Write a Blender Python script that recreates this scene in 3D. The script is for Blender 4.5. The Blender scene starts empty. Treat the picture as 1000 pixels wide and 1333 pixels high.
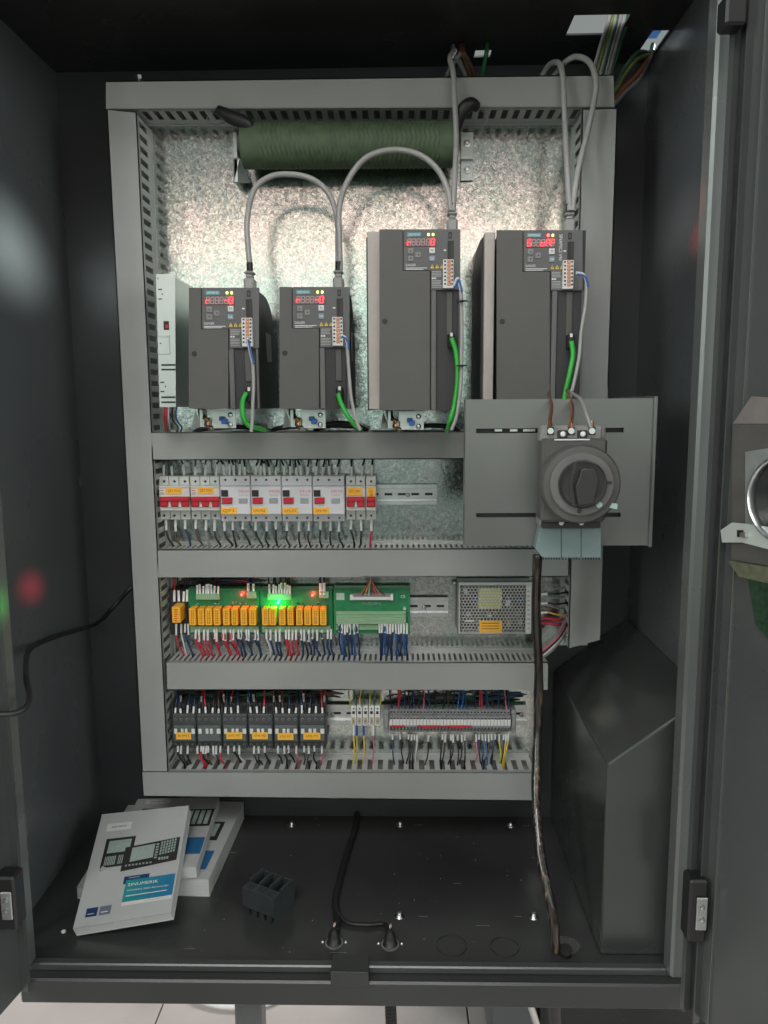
import bpy, math, random
from math import sin, cos, pi, radians, sqrt, atan2
from mathutils import Vector as V, Matrix
random.seed(7)
SC = bpy.context.scene
COL = SC.collection
# ---------------------------------------------------------------- camera
TH, AL, RO, F = radians(7.934), radians(1.257), radians(-.385), 1000.0
fw = V((-sin(AL)*cos(TH), cos(AL)*cos(TH), -sin(TH)))
rt = fw.cross(V((0, 0, 1))).normalized(); up = rt.cross(fw)
cr = rt*cos(RO)+up*sin(RO); cu = -rt*sin(RO)+up*cos(RO)
cam = bpy.data.cameras.new('camera'); camo = bpy.data.objects.new('camera', cam); COL.objects.link(camo)
camo.matrix_world = Matrix(((cr.x, cu.x, -fw.x, 0), (cr.y, cu.y, -fw.y, 0), (cr.z, cu.z, -fw.z, 0), (0, 0, 0, 1)))
cam.sensor_fit = 'VERTICAL'; cam.sensor_height = 36; cam.lens = 36*F/1333; cam.clip_start = .02; cam.clip_end = 100
SC.camera = camo
# ---------------------------------------------------------------- light
w = bpy.data.worlds.new('World'); SC.world = w; w.use_nodes = True
bg = w.node_tree.nodes['Background']; bg.inputs[0].default_value = (.90, 1.0, .97, 1); bg.inputs[1].default_value = .20
def area(name, loc, target, sx, sy, power, color):
    l = bpy.data.lights.new(name, 'AREA'); l.shape = 'RECTANGLE'; l.size = sx; l.size_y = sy; l.energy = power; l.color = color
    o = bpy.data.objects.new(name, l); COL.objects.link(o); o.location = loc
    o.rotation_euler = (V(target)-V(loc)).to_track_quat('-Z', 'Y').to_euler(); return o
area('hall_window_light', (0, -3, .50), (0, 1.4, .3), 6, 1.10, 18.5, (.80, 1.0, .90))
area('hall_warm_light', (.2, -3, 1.20), (0, 1.4, .3), 6, .26, 12, (1.0, .66, .56))
area('added_side_fill', (-2.7, -.7, .75), (0, 1.35, 0), 1.6, 1.6, 66, (.94, 1.0, .95))  # added fill lamps brightening duct fronts and inner walls
area('added_side_fill', (2.9, -.9, .75), (0, 1.35, 0), 1.6, 1.6, 62, (.94, 1.0, .95))
area('ceiling_lamp', (-.5, -1.7, 2.6), (0, 1.3, -.3), 2.4, 1.2, 60, (1.0, .97, .96))
area('ceiling_lamp', (2.4, 4.4, 1.9), (-.6, 2.4, -1.6), 1.6, 1.2, 150, (1.0, .96, .95))
def spot(loc, tgt, deg, power, col):  # added spots stand in for reflections on the walls and jamb
    l = bpy.data.lights.new('added_patch_spot', 'SPOT'); l.spot_size = radians(deg); l.spot_blend = .9; l.energy = power; l.color = col; l.shadow_soft_size = .05 if deg > 1.2 else .02
    o = bpy.data.objects.new('added_patch_spot', l); COL.objects.link(o); o.location = loc; o.rotation_euler = (V(tgt)-V(loc)).to_track_quat('-Z', 'Y').to_euler()
spot((1.6, -1.6, .7), (-.632, 1.28, .255), 2.4, 1900, (.90, 1, .95))
spot((-1.4, -1.6, .6), (.452, 1.275, .281), 1.6, 500, (1, .95, .92))
spot((1.2, -1.2, .3), (-.632, 1.27, -.305), .42, 1300, (1, .04, .10))      # added red and green spots imitating reflected indicator glints
spot((1.2, -1.2, .1), (-.572, 1.037, -.275), .4, 1300, (.05, 1, .15))
spot((-1.0, -1.2, .5), (.452, 1.20, .25), .6, 1200, (1, .03, .04))
vs = SC.view_settings; vs.view_transform = 'Standard'; vs.look = 'None'; vs.exposure = .44; vs.gamma = 1
# ---------------------------------------------------------------- pixel helpers: a photo pixel seen on a given plane of the real scene
def ray(u, v): return fw+cr*((u-500)/F)-cu*((v-666.5)/F)
def P(u, v, Y): d = ray(u, v); return d*(Y/d.y)
def PZ(u, v, Z): d = ray(u, v); return d*(Z/d.z)
def PX(u, v, X): d = ray(u, v); return d*(X/d.x)
def PP(u, v, o, n): d = ray(u, v); return d*(o.dot(n)/d.dot(n))
# ---------------------------------------------------------------- materials
MATS = {}
def mat(name, col, rough=.5, metal=0, emit=0, var=.08, scale=40, bump=.05, spec=.5, bscale=None, rvar=.1, stretch=None, coat=0, alpha=1, trans=0):
    if name in MATS: return MATS[name]
    m = bpy.data.materials.new(name); m.use_nodes = True; nt = m.node_tree; b = nt.nodes['Principled BSDF']
    c = (*col, 1)
    b.inputs['Base Color'].default_value = c; b.inputs['Roughness'].default_value = rough; b.inputs['Metallic'].default_value = metal
    b.inputs['Specular IOR Level'].default_value = spec; b.inputs['Coat Weight'].default_value = coat
    if trans: b.inputs['Transmission Weight'].default_value = trans
    if emit: b.inputs['Emission Color'].default_value = c; b.inputs['Emission Strength'].default_value = emit
    if var or bump:
        tc = nt.nodes.new('ShaderNodeTexCoord'); src = tc.outputs['Object']
        if stretch:
            mp = nt.nodes.new('ShaderNodeMapping'); mp.inputs['Scale'].default_value = stretch; nt.links.new(src, mp.inputs[0]); src = mp.outputs[0]
        n = nt.nodes.new('ShaderNodeTexNoise'); n.inputs['Scale'].default_value = scale; n.inputs['Detail'].default_value = 5; nt.links.new(src, n.inputs[0])
        mr = nt.nodes.new('ShaderNodeMapRange'); mr.inputs[1].default_value = .3; mr.inputs[2].default_value = .7
        mr.inputs[3].default_value = 1-var; mr.inputs[4].default_value = 1+var; nt.links.new(n.outputs[0], mr.inputs[0])
        mx = nt.nodes.new('ShaderNodeVectorMath'); mx.operation = 'SCALE'; mx.inputs[0].default_value = col; nt.links.new(mr.outputs[0], mx.inputs[3])
        nt.links.new(mx.outputs[0], b.inputs['Base Color'])
        m2 = nt.nodes.new('ShaderNodeMapRange'); m2.inputs[1].default_value = .3; m2.inputs[2].default_value = .7
        m2.inputs[3].default_value = max(rough*(1-rvar), .02); m2.inputs[4].default_value = min(rough*(1+rvar), 1); nt.links.new(n.outputs[0], m2.inputs[0]); nt.links.new(m2.outputs[0], b.inputs['Roughness'])
        if bump:
            n2 = nt.nodes.new('ShaderNodeTexNoise'); n2.inputs['Scale'].default_value = bscale or scale*12; n2.inputs['Detail'].default_value = 2; nt.links.new(src, n2.inputs[0])
            bp = nt.nodes.new('ShaderNodeBump'); bp.inputs['Strength'].default_value = bump; bp.inputs['Distance'].default_value = .001
            nt.links.new(n2.outputs[0], bp.inputs['Height']); nt.links.new(bp.outputs[0], b.inputs['Normal'])
    MATS[name] = m; return m
DUCT = mat('duct_grey_plastic', (.30, .312, .303), .38, var=.07, scale=5, bump=.05)
DUCTI = mat('duct_slotted_plastic', (.47, .48, .465), .5, var=.05, scale=9, bump=.03)
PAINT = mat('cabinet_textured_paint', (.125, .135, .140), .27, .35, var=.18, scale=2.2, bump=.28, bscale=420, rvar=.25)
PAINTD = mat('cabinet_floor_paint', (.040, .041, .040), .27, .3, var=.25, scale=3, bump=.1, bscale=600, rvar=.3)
JAMB = mat('jamb_fold_paint', (.13, .14, .138), .28, .35, var=.1, scale=4, bump=.1, bscale=600)
SILL = mat('sill_paint', (.042, .045, .045), .36, .25, var=.12, scale=4, bump=.1, bscale=600)
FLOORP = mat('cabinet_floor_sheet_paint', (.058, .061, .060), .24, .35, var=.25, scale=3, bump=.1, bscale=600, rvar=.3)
BOXP = mat('air_channel_paint', (.066, .073, .070), .26, .4, var=.2, scale=3, bump=.08, bscale=600, rvar=.3)
BACKP = mat('cabinet_back_paint', (.055, .058, .062), .36, .2, var=.2, scale=3, bump=.1, bscale=600)
FRAME = mat('cabinet_frame_paint', (.078, .084, .084), .30, .35, var=.12, scale=4, bump=.1, bscale=600)
BRKT = mat('bracket_grey_paint', (.185, .19, .182), .34, .55, var=.06, scale=5, bump=.08, bscale=500)
DARK = mat('drive_dark_plastic', (.088, .086, .084), .48, var=.05, scale=25, bump=.12, bscale=900)
DARK2 = mat('drive_frame_plastic', (.115, .115, .113), .5, var=.05, scale=25, bump=.1, bscale=900)
PANELM = mat('control_panel_plastic', (.105, .107, .11), .45, var=.04, scale=25, bump=.06, bscale=900)
BLACK = mat('black_plastic', (.012, .012, .013), .4, var=.1)
SOOT = mat('recess_black_plastic', (.03, .03, .032), .55, var=.1)
RUB = mat('black_rubber', (.016, .016, .017), .45, var=.2, scale=60)
KNOB = mat('knob_plastic', (.028, .027, .027), .38, var=.08, scale=30, bump=.1, bscale=900)
RING = mat('knob_ring_plastic', (.125, .122, .122), .4, var=.04, bump=.1, bscale=900)
SWB = mat('switch_body_plastic', (.075, .073, .070), .42, var=.08, bump=.1, bscale=700)
SWG = mat('switch_grey_plastic', (.22, .22, .215), .42, var=.06)
TEAL = mat('terminal_cover_teal', (.17, .235, .24), .42, var=.06)
CREAM = mat('breaker_ivory_plastic', (.60, .62, .59), .42, var=.04)
WHITE = mat('breaker_white_plastic', (.62, .63, .66), .42, var=.03)
LIGHT = mat('marker_white_plastic', (.68, .69, .68), .45, var=.05)
PALEG = mat('terminal_pale_green', (.25, .42, .25), .45, var=.08)
REDP = mat('toggle_red_plastic', (.50, .02, .035), .38, var=.05)
YEL = mat('yellow_marker_label', (.90, .48, .05), .5, var=.05, scale=90)
ORANGE = mat('relay_orange_plastic', (.90, .44, .03), .38, var=.05, scale=80)
ORT = mat('terminal_orange', (.60, .27, .15), .45, var=.05)
PCB = mat('circuit_board_green', (.012, .20, .075), .38, var=.15, scale=90, coat=.3)
PCBL = mat('circuit_carrier_green', (.05, .30, .12), .42, var=.1)
STEEL = mat('zinc_steel', (.62, .64, .64), .3, 1, var=.08, scale=60)
STEELD = mat('dull_steel', (.42, .44, .43), .42, .8, var=.1, scale=30)
PALE = mat('cast_aluminium', (.47, .44, .41), .55, .25, var=.05, scale=30, bump=.15)
PSUM = mat('power_supply_steel', (.58, .63, .61), .34, .55, var=.06, scale=20)
INK = mat('dark_ink', (.02, .02, .022), .6, var=0, bump=0)
WINK = mat('white_ink', (.72, .73, .72), .6, var=0, bump=0)
GINK = mat('grey_ink', (.40, .41, .40), .6, var=0, bump=0)
RINK = mat('red_ink', (.6, .05, .06), .6, var=0, bump=0)
DINK = mat('label_pen_ink', (.25, .10, .01), .6, var=0, bump=0)
TINK = mat('teal_print', (.10, .30, .33), .5, var=0, bump=0)
GREYC = mat('grey_cable_sheath', (.33, .33, .32), .42, var=.06, scale=60)
GREENC = mat('green_cable_sheath', (.035, .40, .05), .38, var=.08, scale=60)
BLK = mat('wire_black', (.012, .013, .015), .4, var=.1)
BLU = mat('wire_navy', (.014, .040, .105), .4, var=.15)
BL2 = mat('wire_blue', (.02, .11, .38), .4, var=.1)
RED = mat('wire_red', (.50, .03, .055), .4, var=.1)
BRN = mat('wire_brown', (.10, .045, .025), .4, var=.1)
YGR = mat('wire_yellow_green', (.45, .45, .05), .4, var=.2)
YLW = mat('wire_yellow', (.75, .50, .08), .4, var=.1)
WHT = mat('wire_white', (.6, .6, .6), .4, var=.05)
GRN = mat('wire_green', (.03, .16, .06), .4, var=.1)
PNK = mat('wire_pink', (.6, .15, .22), .4, var=.1)
GRY = mat('wire_grey', (.22, .22, .22), .4, var=.1)
SLV = mat('printed_wire_sleeve', (.80, .82, .80), .5, var=.12, scale=700)
RES = mat('resistor_green_enamel', (.085, .125, .070), .6, var=.2, scale=50)
PAPER = mat('book_cover_paper', (.42, .43, .43), .45, var=.02, scale=10, bump=.02)
PAGES = mat('book_page_edges', (.52, .53, .52), .8, var=.1, scale=30, stretch=(1, 1, 30))
LEDR = mat('red_led', (1, .03, .03), .3, emit=14, var=0, bump=0)
LEDG = mat('green_led', (.02, 1, .12), .3, emit=25, var=0, bump=0)
LEDY = mat('yellow_green_led', (.75, 1, .15), .3, emit=3, var=0, bump=0)
SEG = mat('display_lit_segment', (1, .02, .03), .3, emit=5, var=0, bump=0)
SEGO = mat('display_unlit_segment', (.42, .36, .36), .4, var=0, bump=0)
DISP = mat('display_red_window', (.17, .085, .085), .3, var=.05)
COPPER = mat('copper_lug', (.75, .35, .22), .3, 1, var=.1)
# galvanised plate: spangle crystals
def galv():
    m = bpy.data.materials.new('galvanised_spangle_steel'); m.use_nodes = True; nt = m.node_tree; b = nt.nodes['Principled BSDF']; L = nt.links.new
    tc = nt.nodes.new('ShaderNodeTexCoord'); mp = nt.nodes.new('ShaderNodeMapping'); mp.inputs['Scale'].default_value = (1, 1, 1); L(tc.outputs['Object'], mp.inputs[0])
    ns = nt.nodes.new('ShaderNodeTexNoise'); ns.inputs['Scale'].default_value = 110; ns.inputs['Detail'].default_value = 3; L(mp.outputs[0], ns.inputs[0])
    mixv = nt.nodes.new('ShaderNodeMix'); mixv.data_type = 'VECTOR'; mixv.inputs[0].default_value = .010; L(mp.outputs[0], mixv.inputs[4]); L(ns.outputs['Color'], mixv.inputs[5])
    vo = nt.nodes.new('ShaderNodeTexVoronoi'); vo.inputs['Scale'].default_value = 260; L(mixv.outputs[1], vo.inputs['Vector'])
    sep = nt.nodes.new('ShaderNodeSeparateColor'); L(vo.outputs['Color'], sep.inputs[0])
    mr = nt.nodes.new('ShaderNodeMapRange'); mr.inputs[3].default_value = .56; mr.inputs[4].default_value = .74; L(sep.outputs[0], mr.inputs[0])
    n3 = nt.nodes.new('ShaderNodeTexNoise'); n3.inputs['Scale'].default_value = 420; n3.inputs['Detail'].default_value = 4; L(tc.outputs['Object'], n3.inputs[0])
    mr3 = nt.nodes.new('ShaderNodeMapRange'); mr3.inputs[1].default_value = .35; mr3.inputs[2].default_value = .65; mr3.inputs[3].default_value = .80; mr3.inputs[4].default_value = 1.08; L(n3.outputs[0], mr3.inputs[0])
    mu = nt.nodes.new('ShaderNodeMath'); mu.operation = 'MULTIPLY'; L(mr.outputs[0], mu.inputs[0]); L(mr3.outputs[0], mu.inputs[1])
    sc = nt.nodes.new('ShaderNodeVectorMath'); sc.operation = 'SCALE'; sc.inputs[0].default_value = (.97, 1.0, .98); L(mu.outputs[0], sc.inputs[3]); n4 = nt.nodes.new('ShaderNodeTexNoise'); n4.inputs['Scale'].default_value = 14; n4.inputs['Detail'].default_value = 5; L(tc.outputs['Object'], n4.inputs[0])
    cr_ = nt.nodes.new('ShaderNodeValToRGB'); cr_.color_ramp.elements[0].position = .35; cr_.color_ramp.elements[0].color = (.82, .93, .88, 1); cr_.color_ramp.elements[1].position = .62; cr_.color_ramp.elements[1].color = (1, 1, .99, 1); L(n4.outputs[0], cr_.inputs[0])
    mm = nt.nodes.new('ShaderNodeVectorMath'); mm.operation = 'MULTIPLY'; L(sc.outputs[0], mm.inputs[0]); L(cr_.outputs[0], mm.inputs[1]); L(mm.outputs[0], b.inputs['Base Color'])
    b.inputs['Metallic'].default_value = 1.0
    r = nt.nodes.new('ShaderNodeMapRange'); r.inputs[3].default_value = .13; r.inputs[4].default_value = .22; L(sep.outputs[1], r.inputs[0]); L(r.outputs[0], b.inputs['Roughness'])
    # each crystal tilts a little
    ge = nt.nodes.new('ShaderNodeNewGeometry'); sb = nt.nodes.new('ShaderNodeVectorMath'); sb.operation = 'SUBTRACT'; L(vo.outputs['Color'], sb.inputs[0]); sb.inputs[1].default_value = (.5, .5, .5)
    s2 = nt.nodes.new('ShaderNodeVectorMath'); s2.operation = 'SCALE'; s2.inputs[3].default_value = .032; L(sb.outputs[0], s2.inputs[0])
    ad = nt.nodes.new('ShaderNodeVectorMath'); L(ge.outputs['Normal'], ad.inputs[0]); L(s2.outputs[0], ad.inputs[1])
    nn = nt.nodes.new('ShaderNodeVectorMath'); nn.operation = 'NORMALIZE'; L(ad.outputs[0], nn.inputs[0])
    bp = nt.nodes.new('ShaderNodeBump'); bp.inputs['Strength'].default_value = .05; bp.inputs['Distance'].default_value = .001; L(n3.outputs[0], bp.inputs['Height']); L(nn.outputs[0], bp.inputs['Normal'])
    L(bp.outputs[0], b.inputs['Normal']); return m
GALV = galv()
def tilemat():
    m = mat('floor_tile_stone', (.42, .372, .36), .35, var=.16, scale=2.5, bump=.03, bscale=40); return m
TILE = tilemat()
# ---------------------------------------------------------------- mesh builder
class MB:
    def __init__(s): s.v = []; s.f = []; s.m = []; s.mats = []; s.sm = []
    def mi(s, m):
        if m not in s.mats: s.mats.append(m)
        return s.mats.index(m)
    def add(s, vs, fs, m=None, smooth=False):
        o = len(s.v); s.v += [tuple(x) for x in vs]; k = s.mi(m) if m else 0
        for f in fs: s.f.append(tuple(o+i for i in f)); s.m.append(k); s.sm.append(smooth)
        return s
    def box(s, x0, x1, y0, y1, z0, z1, m=None, b=0):
        x0, x1 = sorted((x0, x1)); y0, y1 = sorted((y0, y1)); z0, z1 = sorted((z0, z1))
        if not b:
            vs = [(x, y, z) for x in (x0, x1) for y in (y0, y1) for z in (z0, z1)]
            return s.add(vs, [(0, 1, 3, 2), (4, 6, 7, 5), (0, 4, 5, 1), (2, 3, 7, 6), (0, 2, 6, 4), (1, 5, 7, 3)], m)
        b = min(b, (x1-x0)*.45, (y1-y0)*.45, (z1-z0)*.45)
        vs = []; idx = {}
        for i in (0, 1):
            for j in (0, 1):
                for k in (0, 1):
                    c = ((x0, x1)[i], (y0, y1)[j], (z0, z1)[k]); d = ((1, -1)[i], (1, -1)[j], (1, -1)[k])
                    for a in range(3):
                        p = [c[n]+(0 if n == a else d[n]*b) for n in range(3)]
                        idx[(i, j, k, a)] = len(vs); vs.append(p)
        fs = []
        for a in range(3):
            o = [n for n in range(3) if n != a]
            for sd in (0, 1):
                q = []
                for (p_, r_) in ((0, 0), (1, 0), (1, 1), (0, 1)):
                    t = [0, 0, 0]; t[a] = sd; t[o[0]] = p_; t[o[1]] = r_; q.append(idx[(*t, a)])
                flip = (sd == 1) if a != 1 else (sd == 0)
                fs.append(q if flip else q[::-1])
        for a in range(3):
            o = [n for n in range(3) if n != a]
            for p_ in (0, 1):
                for r_ in (0, 1):
                    t0 = [0, 0, 0]; t0[o[0]] = p_; t0[o[1]] = r_; t1 = list(t0); t1[a] = 1
                    fs.append([idx[(*t0, o[0])], idx[(*t1, o[0])], idx[(*t1, o[1])], idx[(*t0, o[1])]])
        for i in (0, 1):
            for j in (0, 1):
                for k in (0, 1): fs.append([idx[(i, j, k, a)] for a in range(3)])
        return s.add(vs, fs, m)
    def ext(s, pts, vec, m=None):
        pts = [V(p) for p in pts]; vec = V(vec); n = len(pts)
        fs = [tuple(range(n)), tuple(range(2*n-1, n-1, -1))]+[(i, n+i, n+(i+1) % n, (i+1) % n) for i in range(n)]
        return s.add(pts+[p+vec for p in pts], fs, m)
    def pbox(s, u0, v0, u1, v1, yf, yb, m=None, b=.0006):
        a = P(u0, v0, yf); c = P(u1, v1, yf); d = P(u0, v1, yf); e = P(u1, v0, yf)
        return s.box((a.x+d.x)/2, (c.x+e.x)/2, yf, yb, (c.z+d.z)/2, (a.z+e.z)/2, m, b)
    def quad(s, pts, m=None): return s.add(pts, [tuple(range(len(pts)))], m)
    def cyl(s, a, b_, r, m=None, n=16, r2=None, smooth=True, caps=True):
        a = V(a); b_ = V(b_); d = (b_-a).normalized(); t = V((0, 0, 1)) if abs(d.z) < .9 else V((1, 0, 0)); x = d.cross(t).normalized(); y = d.cross(x)
        r2 = r if r2 is None else r2
        vs = [a+(x*cos(2*pi*i/n)+y*sin(2*pi*i/n))*r for i in range(n)]+[b_+(x*cos(2*pi*i/n)+y*sin(2*pi*i/n))*r2 for i in range(n)]
        s.add(vs, [(i, (i+1) % n, n+(i+1) % n, n+i) for i in range(n)], m, smooth)
        if caps: s.add(vs, [tuple(range(n-1, -1, -1)), tuple(range(n, 2*n))], m)
        return s
    def lathe(s, c, ax, prof, m=None, n=32, smooth=False):  # prof: (r, t) pairs along axis
        c = V(c); d = V(ax).normalized(); t = V((0, 0, 1)) if abs(d.z) < .9 else V((1, 0, 0)); x = d.cross(t).normalized(); y = d.cross(x)
        vs = [c+d*h+(x*cos(2*pi*i/n)+y*sin(2*pi*i/n))*r for r, h in prof for i in range(n)]; fs = []
        for k in range(len(prof)-1): fs += [(k*n+i, k*n+(i+1) % n, (k+1)*n+(i+1) % n, (k+1)*n+i) for i in range(n)]
        s.add(vs, fs, m, smooth); s.add([vs[i] for i in range(n)]+[vs[-n+i] for i in range(n)], [tuple(range(n)), tuple(range(n, 2*n))], m); return s
    def tube(s, pts, r, m=None, n=8, sub=5, rf=None):
        q = spline(pts, sub); N = len(q); vs = []; prev = None
        for i, p in enumerate(q):
            d = (q[min(i+1, N-1)]-q[max(i-1, 0)]).normalized()
            if prev is None:
                t = V((0, 0, 1)) if abs(d.z) < .9 else V((1, 0, 0)); x = d.cross(t).normalized()
            else: x = (prev-d*prev.dot(d)).normalized()
            prev = x; y = d.cross(x); rr = r*(rf(i/(N-1)) if rf else 1)
            vs += [p+(x*cos(2*pi*k/n)+y*sin(2*pi*k/n))*rr for k in range(n)]
        fs = [(i*n+k, i*n+(k+1) % n, (i+1)*n+(k+1) % n, (i+1)*n+k) for i in range(N-1) for k in range(n)]
        s.add(vs, fs, m, True); s.add(vs[:n]+vs[-n:], [tuple(range(n-1, -1, -1)), tuple(range(n, 2*n))], m); return s
    def mesh(s, name, m=None):
        me = bpy.data.meshes.new(name); me.from_pydata(s.v, [], s.f)
        ms = s.mats if s.mats else [m]
        for x in ms: me.materials.append(x)
        me.polygons.foreach_set('material_index', s.m); me.polygons.foreach_set('use_smooth', s.sm); me.update(); return me
    def build(s, name, m=None, parent=None, fix=True):
        me = s.mesh(name, m)
        if fix:
            import bmesh
            bm = bmesh.new(); bm.from_mesh(me); bmesh.ops.recalc_face_normals(bm, faces=bm.faces); bm.to_mesh(me); bm.free()
        o = bpy.data.objects.new(name, me); COL.objects.link(o)
        if parent: o.parent = parent
        return o
def spline(pts, sub=5):
    pts = [V(p) for p in pts]
    if len(pts) < 3 and sub: return pts
    q = [pts[0]*2-pts[1]]+pts+[pts[-1]*2-pts[-2]]; out = []
    for i in range(1, len(q)-2):
        a, b, c, d = q[i-1:i+3]
        for k in range(sub):
            t = k/sub; out.append(.5*((2*b)+(c-a)*t+(2*a-5*b+4*c-d)*t*t+(3*b-a-3*c+d)*t**3))
    out.append(pts[-1]); return out
def tag(o, label=None, cat=None, group=None, kind=None):
    if label: o['label'] = label
    if cat: o['category'] = cat
    if group: o['group'] = group
    if kind: o['kind'] = kind
    return o
def thing(name, label, cat, group=None, loc=(0, 0, 0)):
    o = bpy.data.objects.new(name, None); o.empty_display_size = .02; COL.objects.link(o); o.location = loc; return tag(o, label, cat, group)
ORD = 'first second third fourth fifth sixth seventh eighth ninth tenth eleventh twelfth thirteenth fourteenth fifteenth sixteenth seventeenth eighteenth nineteenth twentieth twenty-first twenty-second twenty-third twenty-fourth twenty-fifth twenty-sixth twenty-seventh twenty-eighth twenty-ninth thirtieth'.split()
# text printed on a surface: flat print mesh, origin at centre, x along dx, up along dz
def text(s, o, dx, dz, h, m, parent, name='lettering', w=None):
    cu_ = bpy.data.curves.new('print', 'FONT'); cu_.body = s; cu_.size = 1; cu_.align_x = 'CENTER'; cu_.align_y = 'CENTER'; cu_.resolution_u = 2
    tmp = bpy.data.objects.new('print', cu_); COL.objects.link(tmp); bpy.context.view_layer.update()
    me = bpy.data.meshes.new_from_object(tmp.evaluated_get(bpy.context.evaluated_depsgraph_get())); bpy.data.objects.remove(tmp); bpy.data.curves.remove(cu_)
    xs = [v.co.x for v in me.vertices]; ys = [v.co.y for v in me.vertices]
    if not xs: return
    kx = k = h/.72
    if w: kx = w/(max(xs)-min(xs))
    cx = (max(xs)+min(xs))/2; cy = (max(ys)+min(ys))/2
    o = V(o); dx = V(dx).normalized(); dz = V(dz).normalized()
    for v in me.vertices: v.co = o+dx*((v.co.x-cx)*kx)+dz*((v.co.y-cy)*k)
    me.materials.clear(); me.materials.append(m); me.name = name
    ob = bpy.data.objects.new(name, me); COL.objects.link(ob); ob.parent = parent; return ob
def ptext(s, u, v, Y, h, m, parent, w=None, rot=False, slant=0):   # h, w in photo pixels, upright on the plane y=Y
    k = (P(u+1, v, Y)-P(u, v, Y)).length
    dx, dz = ((0, 0, -1), (1, 0, 0)) if rot else ((1, 0, slant), (-slant, 0, 1))
    return text(s, P(u, v, Y), dx, dz, h*k, m, parent, w=w*k if w else None)
YP = 1.42; YD = 1.34; ZF = -.85
# ================================================================ CABINET
cab = thing('electrical_cabinet', 'dark grey painted steel control cabinet standing open with both doors swung out', 'cabinet', loc=(0, 0, 0))
XL, XR, YB, YF, ZC = -.632, .452, 1.50, 1.06, .61
MB().box(XL-.002, XL, YF+.02, YB, ZF-.002, ZC, PAINT).build('side_panel', None, cab)
MB().box(XR, XR+.002, YF+.02, YB, ZF-.002, ZC, PAINT).build('side_panel', None, cab)
MB().box(XL, XR, YB, YB+.002, ZF, ZC, BACKP).build('back_panel', None, cab)
# top panel with cable openings
def holed(mb, x0, x1, y0, y1, z0, z1, holes, m):
    xs = sorted({x0, x1, *[h[0] for h in holes], *[h[1] for h in holes]}); ys = sorted({y0, y1, *[h[2] for h in holes], *[h[3] for h in holes]})
    for i in range(len(xs)-1):
        for j in range(len(ys)-1):
            cx, cy = (xs[i]+xs[i+1])/2, (ys[j]+ys[j+1])/2
            if any(h[0] < cx < h[1] and h[2] < cy < h[3] for h in holes): continue
            mb.box(xs[i], xs[i+1], ys[j], ys[j+1], z0, z1, m)
    return mb
h1 = (PZ(737, 45, ZC).x, PZ(812, 20, ZC).x+.01, PZ(742, 20, ZC).y, PZ(737, 46, ZC).y)
h2 = (PZ(838, 60, ZC).x-.002, XR-.004, PZ(840, 40, ZC).y, PZ(840, 69, ZC).y)
h3 = (PZ(618, 70, ZC).x, PZ(639, 70, ZC).x, PZ(600, 66, ZC).y, PZ(600, 75, ZC).y)
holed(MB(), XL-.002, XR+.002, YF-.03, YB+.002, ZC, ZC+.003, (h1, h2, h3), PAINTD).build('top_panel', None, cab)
# floor panel with one open round cable hole
hc = PZ(737, 1230, ZF); HR = .021
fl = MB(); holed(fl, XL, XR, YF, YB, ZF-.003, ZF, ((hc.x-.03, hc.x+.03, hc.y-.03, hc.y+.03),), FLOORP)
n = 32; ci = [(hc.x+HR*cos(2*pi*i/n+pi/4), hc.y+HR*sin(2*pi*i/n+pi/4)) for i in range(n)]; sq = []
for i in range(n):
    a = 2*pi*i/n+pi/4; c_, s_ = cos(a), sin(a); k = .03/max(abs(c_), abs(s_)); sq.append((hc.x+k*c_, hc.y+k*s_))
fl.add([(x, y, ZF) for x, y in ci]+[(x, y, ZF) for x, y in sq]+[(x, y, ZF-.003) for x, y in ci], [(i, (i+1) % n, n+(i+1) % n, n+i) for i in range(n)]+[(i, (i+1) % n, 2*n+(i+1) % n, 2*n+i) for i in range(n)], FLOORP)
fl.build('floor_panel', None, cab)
for u, v, r in ((588, 1231, .024), (657, 1233, .022)):
    c = PZ(u, v, ZF); q = MB()
    for a0, a1 in ((.1, 2.9), (3.3, 6.1)):
        N = 22; pts = []
        for i in range(N+1):
            a = a0+(a1-a0)*i/N; pts.append((c.x+r*cos(a), c.y+r*sin(a), ZF+.0008))
        q.tube(pts, .0006, PAINTD, 6, 1)
    q.build('knockout_ring', None, cab)
# front frame: sill, jambs
sl = P(45, 1262, YF); 
fr = MB(); zl = ZF
zt = -.842
fr.box(P(26, 1280, YF-.02).x, XR+.03, YF-.022, YF+.001, ZF-.045, zt-.012, SILL, .003); fr.build('front_sill', None, cab)
MB().box(P(34, 1270, YF).x, XR+.03, YF-.004, YF+.010, zt-.012, zt, FRAME, .002).build('sill_lip', None, cab)
a = P(430, 1250, YF-.027); b_ = P(480, 1290, YF-.027)
MB().box(a.x, b_.x, YF-.0265, YF-.0235, b_.z+.004, zt+.009, SILL, .001).box(a.x, b_.x, YF-.0265, YF+.012, zt+.0065, zt+.009, SILL, .001).build('sill_tab', None, cab)
# left jamb lip, right jamb lip (rounded folded edges)
xl = P(44, 1258, YF).x; xr = P(866, 1262, YF).x
MB().box(xl-.014, xl, YF-.022, YF+.012, ZF+.006, ZC, JAMB, .004).build('door_jamb', None, cab)
MB().box(xl-.05, xl-.015, YF+.004, YF+.02, ZF-.04, ZC, RUB, .002).build('jamb_return', None, cab)  # black colour paints the shaded gap beside each jamb
MB().box(xr, xr+.021, YF-.022, YF+.012, ZF+.006, ZC, JAMB, .004).build('door_jamb', None, cab)
MB().box(xr+.0215, XR+.03, YF+.006, YF+.02, ZF-.04, ZC, RUB, .002).build('jamb_return', None, cab)
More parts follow.
